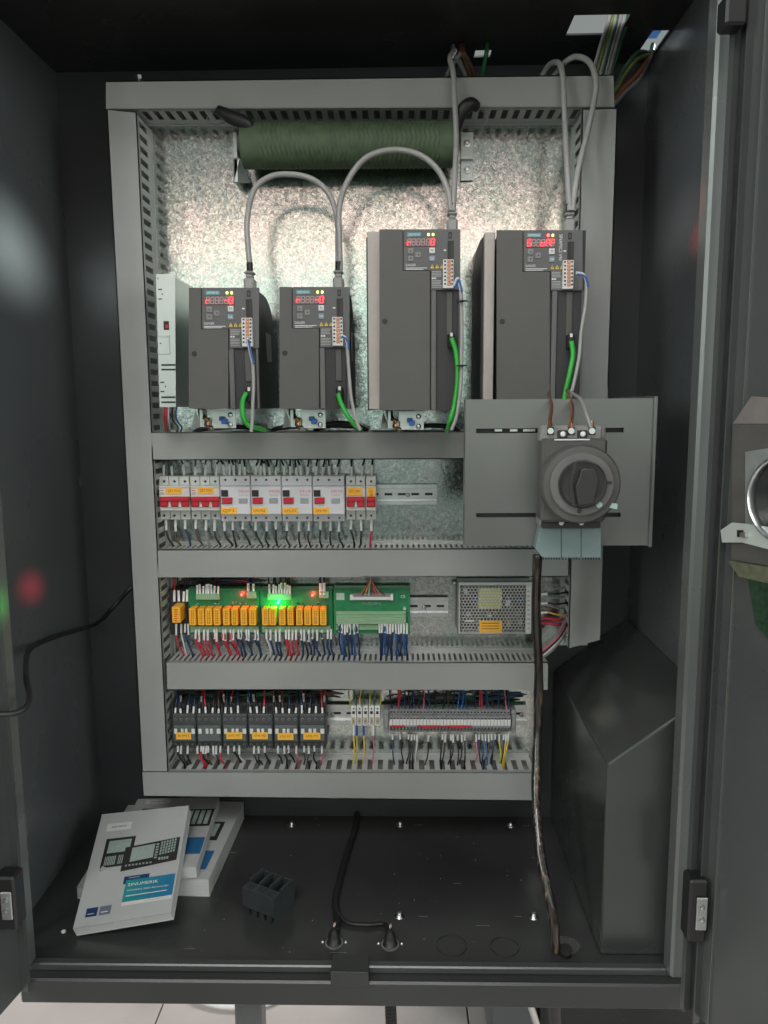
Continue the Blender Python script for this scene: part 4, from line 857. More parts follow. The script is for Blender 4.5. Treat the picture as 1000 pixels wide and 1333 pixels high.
# wires between cage supply and the right duct
for i, (v0, v1, m, s) in enumerate(((767, 764, GRY, 0), (774, 771, BLK, 1), (779, 776, GRY, 0), (786, 785, BLK, 1), (789, 792, GRY, 0), (798, 800, YLW, 1), (806, 806, RED, 1), (812, 812, RED, 1))):
    W3 = [(700, v0, 1.385), (713, v0-1, 1.38), (725, (v0+v1)/2+1, 1.375), (736, v1, 1.385), (748, v1, 1.39)]
    o = wire(f'{COLN[m]} wire, {ORD[i]} from the top crossing between the caged supply and right duct', W3, .0016 if m != RED else .003, m, .0024 if s else None, 'wires entering the right duct')
for i, (off, m) in enumerate(((0, GRY), (4, PNK), (8, BLK), (11, WHT), (14, GRY))):
    W3 = [(696, 850+off*.8, 1.37), (712, 838+off, 1.365), (726, 824+off, 1.36), (737, 806+off, 1.375), (744, 790+off, 1.39)]
    cable('bundle_wire', f'{COLN[m]} lead, {ORD[i]} from the top in the bundle curving into the right duct', 'wire', W3, .003, m, 'bundle curving into the right duct')

# ================================================================ CONTACTORS
CG = mat('contactor_plastic', (.06, .068, .07), .42, var=.08, scale=40)
CW = mat('contactor_smoke_cover', (.10, .12, .12), .25, var=.1)
cx_ = [224, 255.5, 289, 322.6, 355.8, 389, 424.5]
cl = ['at the left end', 'without yellow label, second from left', 'third from left', 'fourth from left', 'fifth from left', 'at the right end beside the bare rail']
ctxt = ['KM1', '', 'KM3 MT', 'KM4 M8', 'KM5 M7', 'KM6 M3']
for i in range(6):
    u0, u1 = cx_[i]+.4, cx_[i+1]-.4; wd = u1-u0
    o = thing('contactor', 'small dark contactor '+cl[i]+' of the contactor row', 'contactor', 'dark contactors on the lower rail')
    MB().pbox(u0, 916, u1, 974, 1.375, 1.408, CG, .001).build('base_case', None, o)
    MB().pbox(u0, 930, u1, 966, 1.355, 1.3748, CG, .002).build('front_case', None, o)
    MB().pbox(u0+1.5, 944.5, u1-1.5, 965, 1.350, 1.3548, CW, .001).build('front_cover', None, o)
    q = MB()
    slots(o, [u0+wd*(k+.5)/4 for k in range(4)], 936.5, 1.3545, .0025); slots(o, [u0+wd*(k+.5)/4 for k in range(4)], 969.5, 1.3745, .0023)
    q = MB()
    for k in range(4): q.pbox(u0+wd*(k+.22)/4, 918, u0+wd*(k+.84)/4, 929.5, 1.3735, 1.3748, SOOT, .0004)
    for k in range(5): q.pbox(u0+wd*k/4-.4, 917, u0+wd*k/4+.4, 931, 1.362, 1.3748, CG, .0004)
    q.build('terminal_barrier', None, o)
    for k, (f0, f1) in enumerate(((.07, .2), (.36, .47), (.53, .64), (.8, .95))): MB().pbox(u0+wd*f0, 949, u0+wd*f1, 955.5, 1.3475, 1.3498, LIGHT, .0006).build('marker_tab', None, o)
    if ctxt[i]:
        dv = rw.uniform(-.8, .8); lb = MB().pbox(u0+wd*.16, 954+dv, u0+wd*.80, 963+dv, 1.3462, 1.3472, YEL, .0002).build('marker_label', None, o); ptext(ctxt[i], u0+wd*.48, 958.4+dv, 1.346, 3.6, DINK, lb, w=wd*.45)
us = []
for i in range(6): us += [cx_[i]+(k+.5)*(cx_[i+1]-cx_[i])/4 for k in range(4) if not (i in (2, 3) and k == 3)]
upw('above the contactors', us, 930.5, 920, 899, [BLU, BLK, BLU, BLU, BLK, RED, BLK, BRN], .0021, .0016, 1.362, 'wires above the contactors', 3)
upw('in the rear row above the contactors', [235, 262, 292, 300, 323, 331, 357, 365, 396, 422], 918, 905, 899, [BLU, RED, RED, RED, BLK, BLU, RED, BRN, RED, RED], .0021, .0016, 1.385, 'rear wires above the contactors', 3)
ds = [231.5, 236, 244.5, 257, 262, 265, 268.5, 271, 277.5, 281.5, 287, 297, 305, 311.5, 331, 336.5, 344.5, 362, 370, 375.5, 386, 396, 402, 409, 419]
down('below the contactors', ds, 971, 979.5, 1005, [BLK, BLK, BLK, RED, RED, BLK, BRN, BLK, WHT, BLK, RED, GRY, BLK, WHT, BLK, BLK, BLK, BLK, BLK, BLK, PNK, BLK, BLK, BLK, PNK], .0021, .0017, 1.370, 1.378, 'wires below the contactors', 5)
# small two-tier terminals
ts = mat('terminal_beige', (.42, .38, .26), .5); 
for i in range(5):
    u = 456.5+i*7.8
    o = thing('rail_terminal', f'pale rail terminal, {ORD[i]} from the left in the small group of five', 'terminal', 'small group of five rail terminals')
    MB().pbox(u+.3, 919, u+7.3, 945, 1.372, 1.408, LIGHT, .001).build('terminal_body', None, o)
    q = MB(); q.pbox(u+1.5, 934, u+6, 943, 1.3712, 1.372, ts, 0); q.pbox(u+2, 926, u+5.5, 929.5, 1.3712, 1.372, INK, 0); q.build('wire_clamp', None, o); slots(o, [u+3.8], 922.5, 1.3715, .0018); slots(o, [u+3.8], 938.5, 1.371, .0018, BRN)
for i, (u, m, sm) in enumerate(((460.5, YLW, SLV), (464.5, YGR, BL2), (473.5, YLW, BL2), (486, PNK, SLV))):
    W3 = [P(u, 943, 1.376), P(u, 957, 1.378)]; zt_ = P(u, 1005, YD).z
    o = MB().tube(W3+[V((W3[1].x+.001, 1.375, (W3[1].z+zt_)/2)), V((W3[1].x-.002, 1.378, zt_)), V((W3[1].x-.003, 1.382, zt_-.02))], .0015, m, 6, 4).build('wire'); tag(o, f'{COLN[m]} wire, {ORD[i]} from the left below the five small rail terminals', 'wire', 'wires of the small rail terminals')
    MB().tube([W3[0], (W3[0]+W3[1])/2, W3[1]], .0024, sm, 7, 2).build('wire_sleeve', None, o)
for i, u in enumerate((456, 462, 468, 474, 480, 487, 494)):
    m = (YGR, GRN, YLW, GRN, YGR, GRN, YGR)[i]
    wire(f'{COLN[m]} earth wire, {ORD[i]} from the left above the five small rail terminals', [(u+1, 921, 1.38), (u+rw.uniform(-2, 2), 911, 1.375), (u+rw.uniform(-3, 3), 900, 1.385), (u, 885, 1.39)], .0014, m, None, 'earth wires above the small terminals')
# long terminal strip
tsx = thing('terminal_strip', 'long strip of grey feed-through terminals with white markers and red bridges', 'terminal strip')
TG = mat('terminal_grey_plastic', (.26, .275, .275), .45, var=.06)
n_ = 36; u0, u1 = 507, 665; pu = (u1-u0)/n_
def term_mesh():
    k = (P(601, 940, 1.37)-P(600, 940, 1.37)).length; q = MB(); w_ = pu*k; h = 31*k
    q.box(.0002, w_-.0002, .012, .038, -h/2, h/2, TG, .0005); q.box(.0002, w_-.0002, 0, .012, -h*.26, h*.32, TG, .0008)
    for z in (h*.39, h*.21, -h*.2, -h*.38): 
        y = .0118 if abs(z) > h*.33 or z < -h*.27 else -.0002
        q.box(w_*.25, w_*.75, y-.0002, y+.0004, z-.0014, z+.0014, BLACK)
    q.box(w_*.06, w_*.94, -.0016, 0, -h*.08, h*.19, LIGHT, .0003)
    return q.mesh('terminal_block')
tmsh = term_mesh()
for i in range(n_):
    o = bpy.data.objects.new('terminal_block', tmsh); COL.objects.link(o); o.parent = tsx; p = P(u0+i*pu, 941.5+i*.02, 1.37); o.location = (p.x, 1.37, p.z)
for a, b in ((499, 506.4), (665.8, 672)): MB().pbox(a, 925, b, 955, 1.378, 1.408, TG, .001).pbox(a+1, 931, b-.5, 948, 1.372, 1.378, TG, .001).build('end_clamp', None, tsx)
for a, b in ((508, 527), (543, 576), (578, 614)):
    MB().pbox(a, 944.3, b, 946.6, 1.3675, 1.3698, REDP, .0005).pbox(a+8, 946.6, b-10, 948.2, 1.3675, 1.3698, REDP, .0005).build('red_bridge', None, tsx)
upw('above the long terminal strip', [511, 516, 520, 527, 531, 535, 539, 543, 551, 556, 561, 567, 575, 583, 588, 594, 600, 604, 610, 619, 624, 629, 634, 639, 644, 649, 654, 660, 664], 929, 922, 899, [BLK, RED, RED, BLU, BLU, BLK, BLU, BLK, PNK, BLU, BLU, BLK, BLK, BRN, BLK, BL2, BL2, BLU, BLU], .0013, .0016, 1.384, 'wires above the terminal strip', 5)
down('below the long terminal strip', [511, 521, 532, 536, 539.5, 543, 558, 576, 580, 587, 590, 596, 601, 605, 620, 624, 628, 632, 636, 640, 645, 650, 656, 659, 662], 956, 964, 1005, [BLU, BLK, BLK, BLK, BLK, WHT, BLK, BLK, BLK, BLK, BLK, BLK, BLK, BLK, PNK, BLU, BLU, BL2, BRN, BLK, BLU, YGR, BLK, YLW, YLW], .0019, .0015, 1.385, 1.378, 'wires below the terminal strip', 5)
# loose wiring lying at the back of the lower bays
def loose(lab, v0, v1, a, b, n, cols, kk):
    q = MB(); r_ = random.Random(kk)
    for i in range(n):
        u = r_.uniform(a, b); l = r_.uniform(30, 90); v = r_.uniform(v0, v1); y = r_.uniform(1.395, 1.412)
        q.tube([P(u, v+3, y), P(u+l*.3, v, y), P(u+l*.6, v+r_.uniform(-3, 3), y), P(min(u+l, b+20), v+r_.uniform(-3, 4), y)], .0016, r_.choice(cols), 5, 3)
    tag(q.build('loose_wiring'), lab, 'wiring', kind='stuff')
loose('tangle of thin dark wires running along behind the contactor row', 900, 912, 226, 400, 34, (BLU, BLK, BLK, BRN, GRN, BLK), 1)
loose('tangle of thin dark wires running behind the long terminal strip', 901, 918, 500, 640, 26, (BLU, BLK, BLU, GRN, BLK), 2)
loose('tangle of thin dark wires above the left relay board', 753, 759, 232, 300, 22, (BLU, BLK, BLK), 3)

# ================================================================ DISCONNECT SWITCH ON ITS BRACKET
bk = thing('switch_bracket', 'flat grey sheet-metal bracket standing in front of the right side', 'bracket'); Yk = 1.12
c = [P(606, 520.5, Yk), P(853, 518, Yk), P(848, 711, Yk), P(605, 709.5, Yk)]
zt_, zb2 = (c[0].z+c[1].z)/2, (c[2].z+c[3].z)/2; xl_, xr_ = (c[0].x+c[3].x)/2, (c[1].x+c[2].x)/2
s1, s2 = P(620, 558, Yk), P(812, 563, Yk); t1, t2 = P(620, 668, Yk), P(808, 673, Yk)
q = MB()
def plate_y(mb, x0, x1, z0, z1, y0, y1, holes, m):
    xs = sorted({x0, x1, *[h[0] for h in holes], *[h[1] for h in holes]}); zs = sorted({z0, z1, *[h[2] for h in holes], *[h[3] for h in holes]})
    for i in range(len(xs)-1):
        for j in range(len(zs)-1):
            cx, cz = (xs[i]+xs[i+1])/2, (zs[j]+zs[j+1])/2
            if any(h[0] < cx < h[1] and h[2] < cz < h[3] for h in holes): continue
            mb.box(xs[i], xs[i+1], y0, y1, zs[j], zs[j+1], m)
plate_y(q, xl_, xr_-.004, zb2, zt_, Yk, Yk+.003, ((s1.x, s2.x, s2.z, s1.z), (t1.x, t2.x, t2.z, t1.z)), BRKT); q.build('face_plate', None, bk)
MB().box(xr_-.004, xr_+.001, Yk-.006, 1.33, zb2-.002, zt_+.003, BRKT, .001).build('side_flange', None, bk)
MB().box(xl_, xl_+.002, Yk+.003, Yk+.03, zb2, zt_, BRKT, .0005).build('left_flange', None, bk)
MB().box(xl_, xr_-.004, Yk+.003, Yk+.03, zt_-.002, zt_-.0002, BRKT, .0005).build('top_flange', None, bk)
MB().box(xl_+.05, xr_-.03, YP-.16, YP-.002, -.08, -.06, BRKT).build('support_arm', None, bk)
q = MB(); q.box(s1.x-.005, s2.x+.005, Yk+.008, Yk+.010, s2.z-.012, s1.z+.006, SOOT); q.build('slot_shade_backing', None, bk)  # black sheets behind both slots paint the shade inside them
q = MB(); q.box(t1.x-.005, t2.x+.005, Yk+.008, Yk+.010, t2.z-.012, t1.z+.006, SOOT); q.build('slot_shade_backing', None, bk)
q = MB()
for a, b in ((644, 654), (664, 674), (681, 697)): q.pbox(a, 558.3, b, 562, Yk+.002, Yk+.004, STEEL, .0004)
q.build('slot_fixing', None, bk)
sw = thing('rotary_disconnect_switch', 'rotary main switch with large round black handle on the bracket', 'switch')
Yw = 1.05
MB().pbox(703, 556, 787, 686, Yk-.030, Yk-.001, SWG, .003).build('rear_case', None, sw)
q = MB(); q.pbox(704, 554, 785, 576, Yk-.052, Yk-.03, SWG, .003); q.build('line_terminal_block', None, sw)
MB().pbox(705, 571, 790, 680, Yw, Yk-.0305, SWB, .004).build('front_case', None, sw)
for u in (717, 744, 771):
    q = MB(); q.pbox(u-4.5, 556, u+4.5, 566, Yk-.0535, Yk-.0522, INK, .0006); q.build('terminal_mouth', None, sw)
    MB().cyl(P(u, 561, Yk-.054), P(u, 561, Yk-.062), .0042, STEEL, 12).cyl(P(u-1, 556, Yk-.054), P(u-1, 549, Yk-.05), .0034, COPPER, 10).build('line_lug', None, sw)
for u in (733, 759): 
    q = MB(); q.pbox(u-7, 560, u+6, 570.5, Yk-.055, Yk-.0524, SOOT, .0008).build('screw_well', None, sw)
    MB().lathe(P(u, 565, Yk-.0552), (0, -1, 0), [(.0038, 0), (.0034, .0016), (.001, .001)], LIGHT, 12, True).build('terminal_cap_screw', None, sw)
q = MB(); c = P(753, 629, Yw-.002)
q.lathe(c, (0, -1, 0), [(.0535, -.001), (.0535, .014), (.051, .018), (.044, .019)], SWB, 56, False); q.build('dial_base', None, sw)
c2 = P(757, 630, Yw-.021); ring = MB().lathe(c2, (0, -1, 0), [(.0425, -.003), (.0425, .004), (.0410, .0055), (.0325, .0055), (.0315, .004)], RING, 64).build('dial_ring', None, sw)
kb = MB().lathe(c2, (0, -1, 0), [(.0308, .003), (.0306, .013), (.029, .0155), (.025, .015)], KNOB, 56).build('knob', None, sw)
q = MB(); yk_ = Yw-.021-.0152
def kp(u, v, y): return P(u, v, y)
out = [(757, 611), (762, 609.5), (775, 610), (779, 620), (779.5, 632), (776, 645), (774, 656), (754, 658), (751, 645), (750, 632), (755, 620)]
q.ext([kp(u, v, yk_-.014) for u, v in out], (0, .014, 0), KNOB)
kh = q.build('knob_grip', None, kb); bv = kh.modifiers.new('soft', 'BEVEL'); bv.width = .0016; bv.segments = 2
MB().ext([kp(u, v, yk_-.0012) for u, v in ((747, 602), (752, 604), (748, 618), (745, 631), (748, 645), (750, 659), (745, 659), (742, 640), (741, 626), (745, 612))], (0, .003, 0), SOOT).build('knob_groove', None, kb)
for u0, v0, u1, v1 in ((789, 626.5, 797, 630.5), (752, 661, 757, 668)): MB().pbox(u0, v0, u1, v1, Yw-.0275, Yw-.026, SOOT, .0003).build('ring_notch', None, ring)
MB().lathe(P(780, 657, Yw-.0265), (0, -1, 0), [(.0045, 0), (.0043, .0018), (.0015, .0022)], mat('pale_teal_plastic', (.36, .52, .50), .4), 14, True).build('ring_screw', None, sw)
MB().ext([P(u, v, Yw-.022) for u, v in ((797, 655), (804, 656), (803.5, 663), (793.5, 661))], (0, .004, 0), mat('pale_teal_plastic', (.36, .52, .5), .4)).build('pale_clip', None, sw)
MB().pbox(706, 679.5, 782, 688, Yk-.040, Yk-.030, SOOT, .001).build('load_terminal_block', None, sw)
for u in (731, 757): MB().lathe(P(u, 680.5, Yk-.042), (0, -1, 0), [(.0038, 0), (.0034, .0016)], LIGHT, 12).build('terminal_cap_screw', None, sw)
MB().pbox(722, 571.5, 768, 573.2, Yw-.0008, Yw, LIGHT, 0).build('printed_line', None, sw)
for k in range(3):
    a = 705+k*25.9; 
    o = thing('terminal_cover', ('left', 'middle', 'right')[k]+' teal terminal cover hanging below the rotary switch', 'terminal cover', 'teal terminal covers below the rotary switch')
    pts = [(a+.3, 684), (a+25.3, 684), (a+25.3, 726.5), (a+.3, 726.5)]
    if k == 0: pts = [(703.5, 684), (a+25.3, 684), (a+25.3, 726.5), (a+2, 726.5), (697, 714)]
    MB().ext([P(u, v, Yk-.022) for u, v in pts], (0, .02, 0), TEAL).build('cover_shell', None, o)
    q = MB()
    for i in range(7): q.pbox(a+1.5+i*3.5, 725.5, a+3.2+i*3.5, 728.5, Yk-.0225, Yk-.02, INK, 0)
    q.build('snap_edge', None, o)
for i, (pts, m, nm) in enumerate(((((714, 512), (718, 528), (716, 548), (717, 557)), BRN, 'brown'), (((738, 508), (745, 530), (744, 548), (744, 557)), COPPER, 'copper brown'), (((741, 510), (756, 520), (764, 540), (770, 557)), GRY, 'grey green'))):
    o = MB().tube([P(u, v, (1.16, 1.10, 1.07, 1.062)[k]) for k, (u, v) in enumerate(pts)], .0026, m, 8).build('supply_lead'); tag(o, f'{nm} supply lead entering the top of the rotary switch, {ORD[i]} from left', 'wire', 'supply leads of the rotary switch')

# ================================================================ SHEATHED TRUNK CABLE ON THE RIGHT
def braid():
    m = bpy.data.materials.new('spiral_wrapped_sheath'); m.use_nodes = True; nt = m.node_tree; b = nt.nodes['Principled BSDF']; L = nt.links.new
    tc = nt.nodes.new('ShaderNodeTexCoord'); n = nt.nodes.new('ShaderNodeTexNoise'); mp = nt.nodes.new('ShaderNodeMapping'); mp.inputs['Scale'].default_value = (150, 150, 9); L(tc.outputs['Object'], mp.inputs[0]); L(mp.outputs[0], n.inputs[0]); n.inputs['Scale'].default_value = 1; n.inputs['Detail'].default_value = 4
    r = nt.nodes.new('ShaderNodeValToRGB'); L(n.outputs[0], r.inputs[0]); e = r.color_ramp; e.elements[0].position = .46; e.elements[0].color = (.012, .011, .011, 1); e.elements[1].position = .66; e.elements[1].color = (.075, .050, .038, 1); x = e.elements.new(.56); x.color = (.035, .024, .018, 1); x = e.elements.new(.74); x.color = (.20, .17, .11, 1)
    L(r.outputs[0], b.inputs['Base Color']); b.inputs['Roughness'].default_value = .22; b.inputs['Coat Weight'].default_value = .6
    bp = nt.nodes.new('ShaderNodeBump'); bp.inputs['Strength'].default_value = .6; bp.inputs['Distance'].default_value = .002; L(n.outputs[0], bp.inputs['Height']); L(bp.outputs[0], b.inputs['Normal']); return m
tk = [(700, 722, 1.24), (699, 745, 1.24), (698, 800, 1.25), (701, 860, 1.25), (701, 920, 1.24), (699, 980, 1.22), (698, 1040, 1.19), (702, 1100, 1.15), (711, 1150, 1.12), (721, 1195, 1.10), (724, 1238, 1.092)]
tag(MB().tube([P(*x) for x in tk], .0078, braid(), 14, 8, rf=lambda s: 1+.05*sin(s*37)+.03*sin(s*91)).build('trunk_cable'), 'long brown and black wire bundle in clear sheath dropping to the floor hole', 'cable')
# black cable on floor to two round connectors
fcz = ZF+.005
def FZ(u, v, z=fcz): return PZ(u, v, z)
tag(MB().tube([FZ(466, 1040), FZ(463, 1075), FZ(452, 1110), FZ(444, 1140), FZ(437, 1170), FZ(439, 1196), FZ(437, 1210, fcz+.01)], .0062, RUB, 10, 8).build('floor_cable'), 'thick black cable crossing the cabinet floor to the left round connector', 'cable')
tag(MB().tube([FZ(440, 1188, fcz+.004), FZ(452, 1201), FZ(478, 1204), FZ(500, 1203), FZ(507, 1212, fcz+.008)], .0034, RUB, 8, 8).build('floor_cable'), 'thin black cable branching to the right round connector', 'cable')
for i, (u, v) in enumerate(((435, 1228), (508, 1230))):
    o = thing('round_connector', ('left', 'right')[i]+' round black connector fixed in the front of cabinet floor', 'connector', 'round connectors in the cabinet floor'); c = PZ(u, v, ZF)
    MB().lathe(c, (0, 0, 1), [(.012, 0), (.012, .003), (.009, .0035), (.009, .016), (.006, .021), (.0045, .026)], RUB, 20, True).build('connector_body', None, o)
    MB().lathe(c, (0, 0, 1), [(.0145, .0002), (.0145, .0014), (.0125, .0016)], STEELD, 24).build('lock_nut', None, o)
    for s in (-1, 1): MB().lathe(c+V((s*.0185, .002, 0)), (0, 0, 1), [(.0028, 0), (.0026, .002), (.001, .003)], STEEL, 10, True).build('fixing_screw', None, o)
    for k, m in enumerate((WHT, BRN, COPPER)): MB().tube([c+V((0, .002, .020)), c+V((.001*k, .006, .03)), c+V((.002, .014-.002*k, .026))], .0009, m, 5).build('stripped_core', None, o)
# black cable on left wall
tag(MB().tube([P(200, 745, 1.47), P(168, 768, 1.45), P(146, 792, 1.42), PX(125, 812, XL+.02), PX(80, 826, XL+.02), PX(50, 838, XL+.012), P(36, 850, 1.15), P(34, 880, 1.10), P(38, 902, 1.06), P(36, 918, 1.02), P(20, 928, 1.0), P(-10, 930, .98)], .0042, RUB, 10, 8).build('wall_cable'), 'black cable hooked across the left inner wall and around the jamb', 'cable')

# ================================================================ BOOKS AND LOOSE COVER ON THE FLOOR
def book(label, TL, TR, BR, BL, th, prints=None, group='manuals lying on the cabinet floor'):
    o = thing('manual', label, 'book', group); TL, TR, BR, BL = map(V, (TL, TR, BR, BL)); n = (TR-TL).cross(BL-TL).normalized()
    if n.z > 0: n = -n
    e = lambda p, k: p+n*k
    BR = BR-n*((BR-TL).dot(n))
    cdir = (TL+TR+BR+BL)/4
    def ins(p, k): return p+(cdir-p)*k
    # slightly bowed cover: strips
    def cov(off, bow): 
        q = MB(); N = 12; top = []; bot = []
        for i in range(N+1):
            s = i/N; z = -n*(bow*4*s*(1-s)); a = TL.lerp(TR, s)+z+n*off; b = BL.lerp(BR, s)+z*.3+n*off; top.append(a); bot.append(b)
        vs = top+bot+[p+n*.0006 for p in top]+[p+n*.0006 for p in bot]; M = N+1
        fs = [(i, i+1, M+i+1, M+i) for i in range(N)]+[(2*M+i, 2*M+i+1, 3*M+i+1, 3*M+i) for i in range(N)]+[(i, i+1, 2*M+i+1, 2*M+i) for i in range(N)]+[(M+i, M+i+1, 3*M+i+1, 3*M+i) for i in range(N)]+[(0, M, 3*M, 2*M), (N, M+N, 3*M+N, 2*M+N)]
        q.add(vs, fs, PAPER, False); return q
    cov(0, .0).build('front_cover', None, o)
    MB().ext([ins(e(p, .0007), .012) for p in (TL, TR, BR, BL)], n*(th-.0014), PAGES).build('pages', None, o)
    MB().ext([e(p, th-.0006) for p in (TL, TR, BR, BL)], n*.0006, PAPER).build('back_cover', None, o)
    MB().ext([e(TL, .0007), e(BL, .0007), e(BL, th-.0007), e(TL, th-.0007)], (TR-TL).normalized()*.0006, PAPER).build('spine', None, o)
    up_ = -n
    def B(s, t_, lift=.0005): return (TL.lerp(TR, s)).lerp(BL.lerp(BR, s), t_)+up_*lift
    if prints: prints(o, B, (TR-TL).length, (BL-TL).length)
    return o
TEALP = mat('cover_teal_print', (.02, .20, .24), .4, var=0, bump=0); BLUEP = mat('cover_blue_print', (.02, .12, .28), .4, var=0, bump=0); NAVYP = mat('cover_navy_print', (.012, .04, .12), .4, var=0, bump=0)
SCRN = mat('cover_screen_print', (.30, .37, .34), .45, var=.1, scale=200, bump=0); WPRT = mat('cover_white_print', (.62, .62, .60), .45, var=0, bump=0)
def grad_mat():
    m = bpy.data.materials.new('cover_teal_blue_print'); m.use_nodes = True; nt = m.node_tree; b = nt.nodes['Principled BSDF']
    tc = nt.nodes.new('ShaderNodeTexCoord'); sx = nt.nodes.new('ShaderNodeSeparateXYZ'); nt.links.new(tc.outputs['Object'], sx.inputs[0]); r = nt.nodes.new('ShaderNodeValToRGB'); mr = nt.nodes.new('ShaderNodeMapRange'); mr.inputs[1].default_value = -.48; mr.inputs[2].default_value = -.37
    nt.links.new(sx.outputs[0], mr.inputs[0]); nt.links.new(mr.outputs[0], r.inputs[0]); nt.links.new(r.outputs[0], b.inputs[0]); r.color_ramp.elements[0].color = (.02, .27, .25, 1); r.color_ramp.elements[1].color = (.02, .15, .33, 1); b.inputs['Roughness'].default_value = .4; return m
GRAD = grad_mat()
def rect(q, B, s0, t0, s1, t1, m, lift=.0005, sk=0): q.quad([B(s0, t0+sk, lift), B(s1, t0-sk, lift), B(s1, t1-sk, lift), B(s0, t1+sk, lift)], m)
def cover_art(o, B, W, Hh, full=True):
    dx = B(1, .5)-B(0, .5); dz = B(.5, 0)-B(.5, 1)
    q = MB(); rect(q, B, .10, .11, .38, .185, WPRT); q.build('logo_panel', None, o, fix=False)
    text('SIEMENS', B(.24, .148, .0008), dx, dz, Hh*.018, INK, o, w=W*.17)
    q = MB(); sk = .006
    rect(q, B, .13, .26, .46, .53, INK, .0005); rect(q, B, .17, .285, .42, .40, SCRN, .0007)
    for i in range(7): rect(q, B, .165+i*.018, .43, .175+i*.018, .51, SCRN, .0007)
    for i in range(6): rect(q, B, .315+i*.02, .43, .325+i*.02, .51, SCRN, .0007)
    q.build('panel_picture', None, o, fix=False)
    q = MB(); rect(q, B, .37, .345, .965, .565, INK, .0009, .02); rect(q, B, .45, .37, .70, .50, SCRN, .0011, .008)
    for i in range(8): rect(q, B, .41+i*.038, .53, .43+i*.038, .545, SCRN, .0011)
    for i in range(6):
        for j in range(5): rect(q, B, .765+i*.029, .352+j*.026-i*.003, .785+i*.029, .372+j*.026-i*.003, SCRN, .0011)
    for i in range(6): rect(q, B, .715, .365+i*.025, .745, .38+i*.025, SCRN, .0011)
    for i in range(4): rect(q, B, .765+i*.029, .50, .785+i*.029, .525, SCRN, .0011)
    q.build('keyboard_picture', None, o, fix=False)
    q = MB(); rect(q, B, .43, .635, .70, .70, NAVYP, .0006); rect(q, B, .46, .67, .98, .855, GRAD, .0008); rect(q, B, .46, .855, .98, .885, WPRT, .0008); q.build('title_panel', None, o, fix=False)
    text('SINUMERIK', B(.65, .715, .0011), dx, dz, Hh*.026, WINK, o, w=W*.31)
    text('SINUMERIK 808D ADVANCED', B(.71, .765, .0011), dx, dz, Hh*.013, WINK, o, w=W*.42)
    q = MB(); rect(q, B, .49, .805, .92, .811, WINK, .0011); rect(q, B, .48, .65, .60, .656, GINK, .0011); rect(q, B, .70, .867, .95, .871, GINK, .0011); q.build('title_print', None, o, fix=False)
    q = MB(); rect(q, B, .10, .86, .22, .93, NAVYP, .0006); rect(q, B, .24, .86, .36, .93, mat('cover_slate_print', (.13, .15, .20), .45, var=0, bump=0), .0006); rect(q, B, .12, .905, .19, .912, GINK, .0008); rect(q, B, .26, .905, .33, .912, WINK, .0008); q.build('badge_print', None, o, fix=False)
b1 = book('front manual with a control panel pictured on its pale cover, lying on top', P(133, 1060, 1.345), P(246, 1048.5, 1.335), PZ(229, 1203, ZF+.020), PZ(95, 1209, ZF+.020), .018, cover_art)
def flatbook(label, BR, TR, z, wd, th, pr=None, flip=1):
    BR = PZ(*BR, z); TR = PZ(*TR, z); d = (TR-BR).normalized(); s = V((d.y, -d.x, 0))
    if s.x > 0: s = -s
    s *= flip
    if flip > 0: return book(label, TR+s*wd, TR, BR, BR+s*wd, th, pr)
    return book(label, TR, TR+s*wd, BR+s*wd, BR, th, pr)
def art2(o, B, W, Hh):
    dx = B(1, .5)-B(0, .5); dz = B(.5, 0)-B(.5, 1)
    q = MB(); rect(q, B, .12, .03, .42, .09, WPRT); rect(q, B, .12, .17, .55, .45, INK); rect(q, B, .66, .20, .99, .46, INK)
    for i in range(4): rect(q, B, .70+i*.07, .22, .75+i*.07, .43, SCRN, .0008)
    rect(q, B, .55, .62, .99, .84, BLUEP); q.build('cover_print', None, o, fix=False)
    text('SIEMENS', B(.27, .06, .0008), dx, dz, Hh*.018, INK, o, w=W*.2)
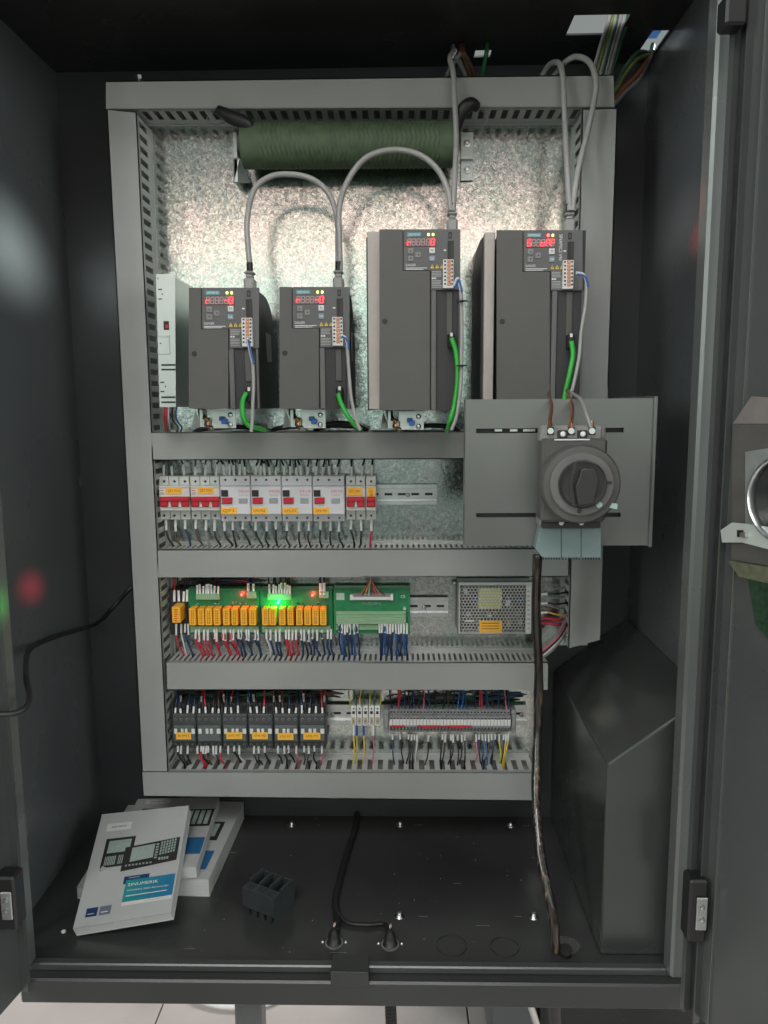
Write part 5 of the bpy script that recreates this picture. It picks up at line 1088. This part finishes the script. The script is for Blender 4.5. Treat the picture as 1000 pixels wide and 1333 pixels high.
def art3(o, B, W, Hh):
    q = MB(); rect(q, B, .72, .30, .90, .55, INK); rect(q, B, .76, .33, .86, .5, SCRN, .0008); rect(q, B, .60, .68, .93, .90, BLUEP); q.build('cover_print', None, o, fix=False)
flatbook('thick manual at the bottom right of the pile, corner at the duct', (272, 1144), (318, 1044), ZF+.034, .19, .034, art3)
flatbook('manual just behind the front one, its blue square showing', (256, 1128), (286, 1037), ZF+.058, .165, .022, art2)
flatbook('manual half hidden at the far left under the front one', (100, 1155), (172, 1040), ZF+.022, .13, .022, None, -1)

# loose black terminal cover
tc_ = thing('terminal_shroud', 'loose black plastic terminal shroud with three slots lying on the floor', 'terminal shroud')
CP = mat('shroud_black_plastic', (.035, .042, .044), .5, var=.1, scale=50)
o0 = PZ(357, 1204, ZF); ang = radians(-28); ex = V((cos(ang), sin(ang), 0)); ey = V((-sin(ang), cos(ang), 0)); ez = V((0, 0, 1))
def LB(mb, x0, x1, y0, y1, z0, z1, m=CP): 
    return mb.ext([o0+ex*x+ey*y+ez*z0 for x, y in ((x0, y0), (x1, y0), (x1, y1), (x0, y1))], ez*(z1-z0), m)
Wd, Dp, Ht = .066, .055, .046
q = MB(); LB(q, -Wd, 0, 0, .003, .012, Ht); LB(q, -Wd, 0, .0032, .020, Ht-.003, Ht)
for k in range(4): x = -Wd+k*(Wd-.003)/3; LB(q, x, x+.003, .0202, Dp, .0, Ht+.004)
LB(q, -Wd, 0, Dp, Dp+.003, 0, Ht); LB(q, -Wd+.003, -.003, .021, Dp-.001, .0, .02); LB(q, -Wd, -Wd+.003, .0032, .02, 0, Ht-.0032); LB(q, -.003, 0, .0032, .02, 0, Ht-.0032); q.build('shroud_shell', None, tc_)
for k in range(3):
    q = MB(); x = -Wd+.004+k*(Wd-.003)/3
    for j in range(4): LB(q, x+.002+j*.0038, x+.0035+j*.0038, .004, .017, Ht+.0001, Ht+.0012)
    q.build('grip_rib', None, tc_)
for k in range(4):
    q = MB(); x = -Wd+.004+k*.0155; LB(q, x, x+.010, 0, .004, .0, .011, SOOT); q.build('snap_foot', None, tc_)
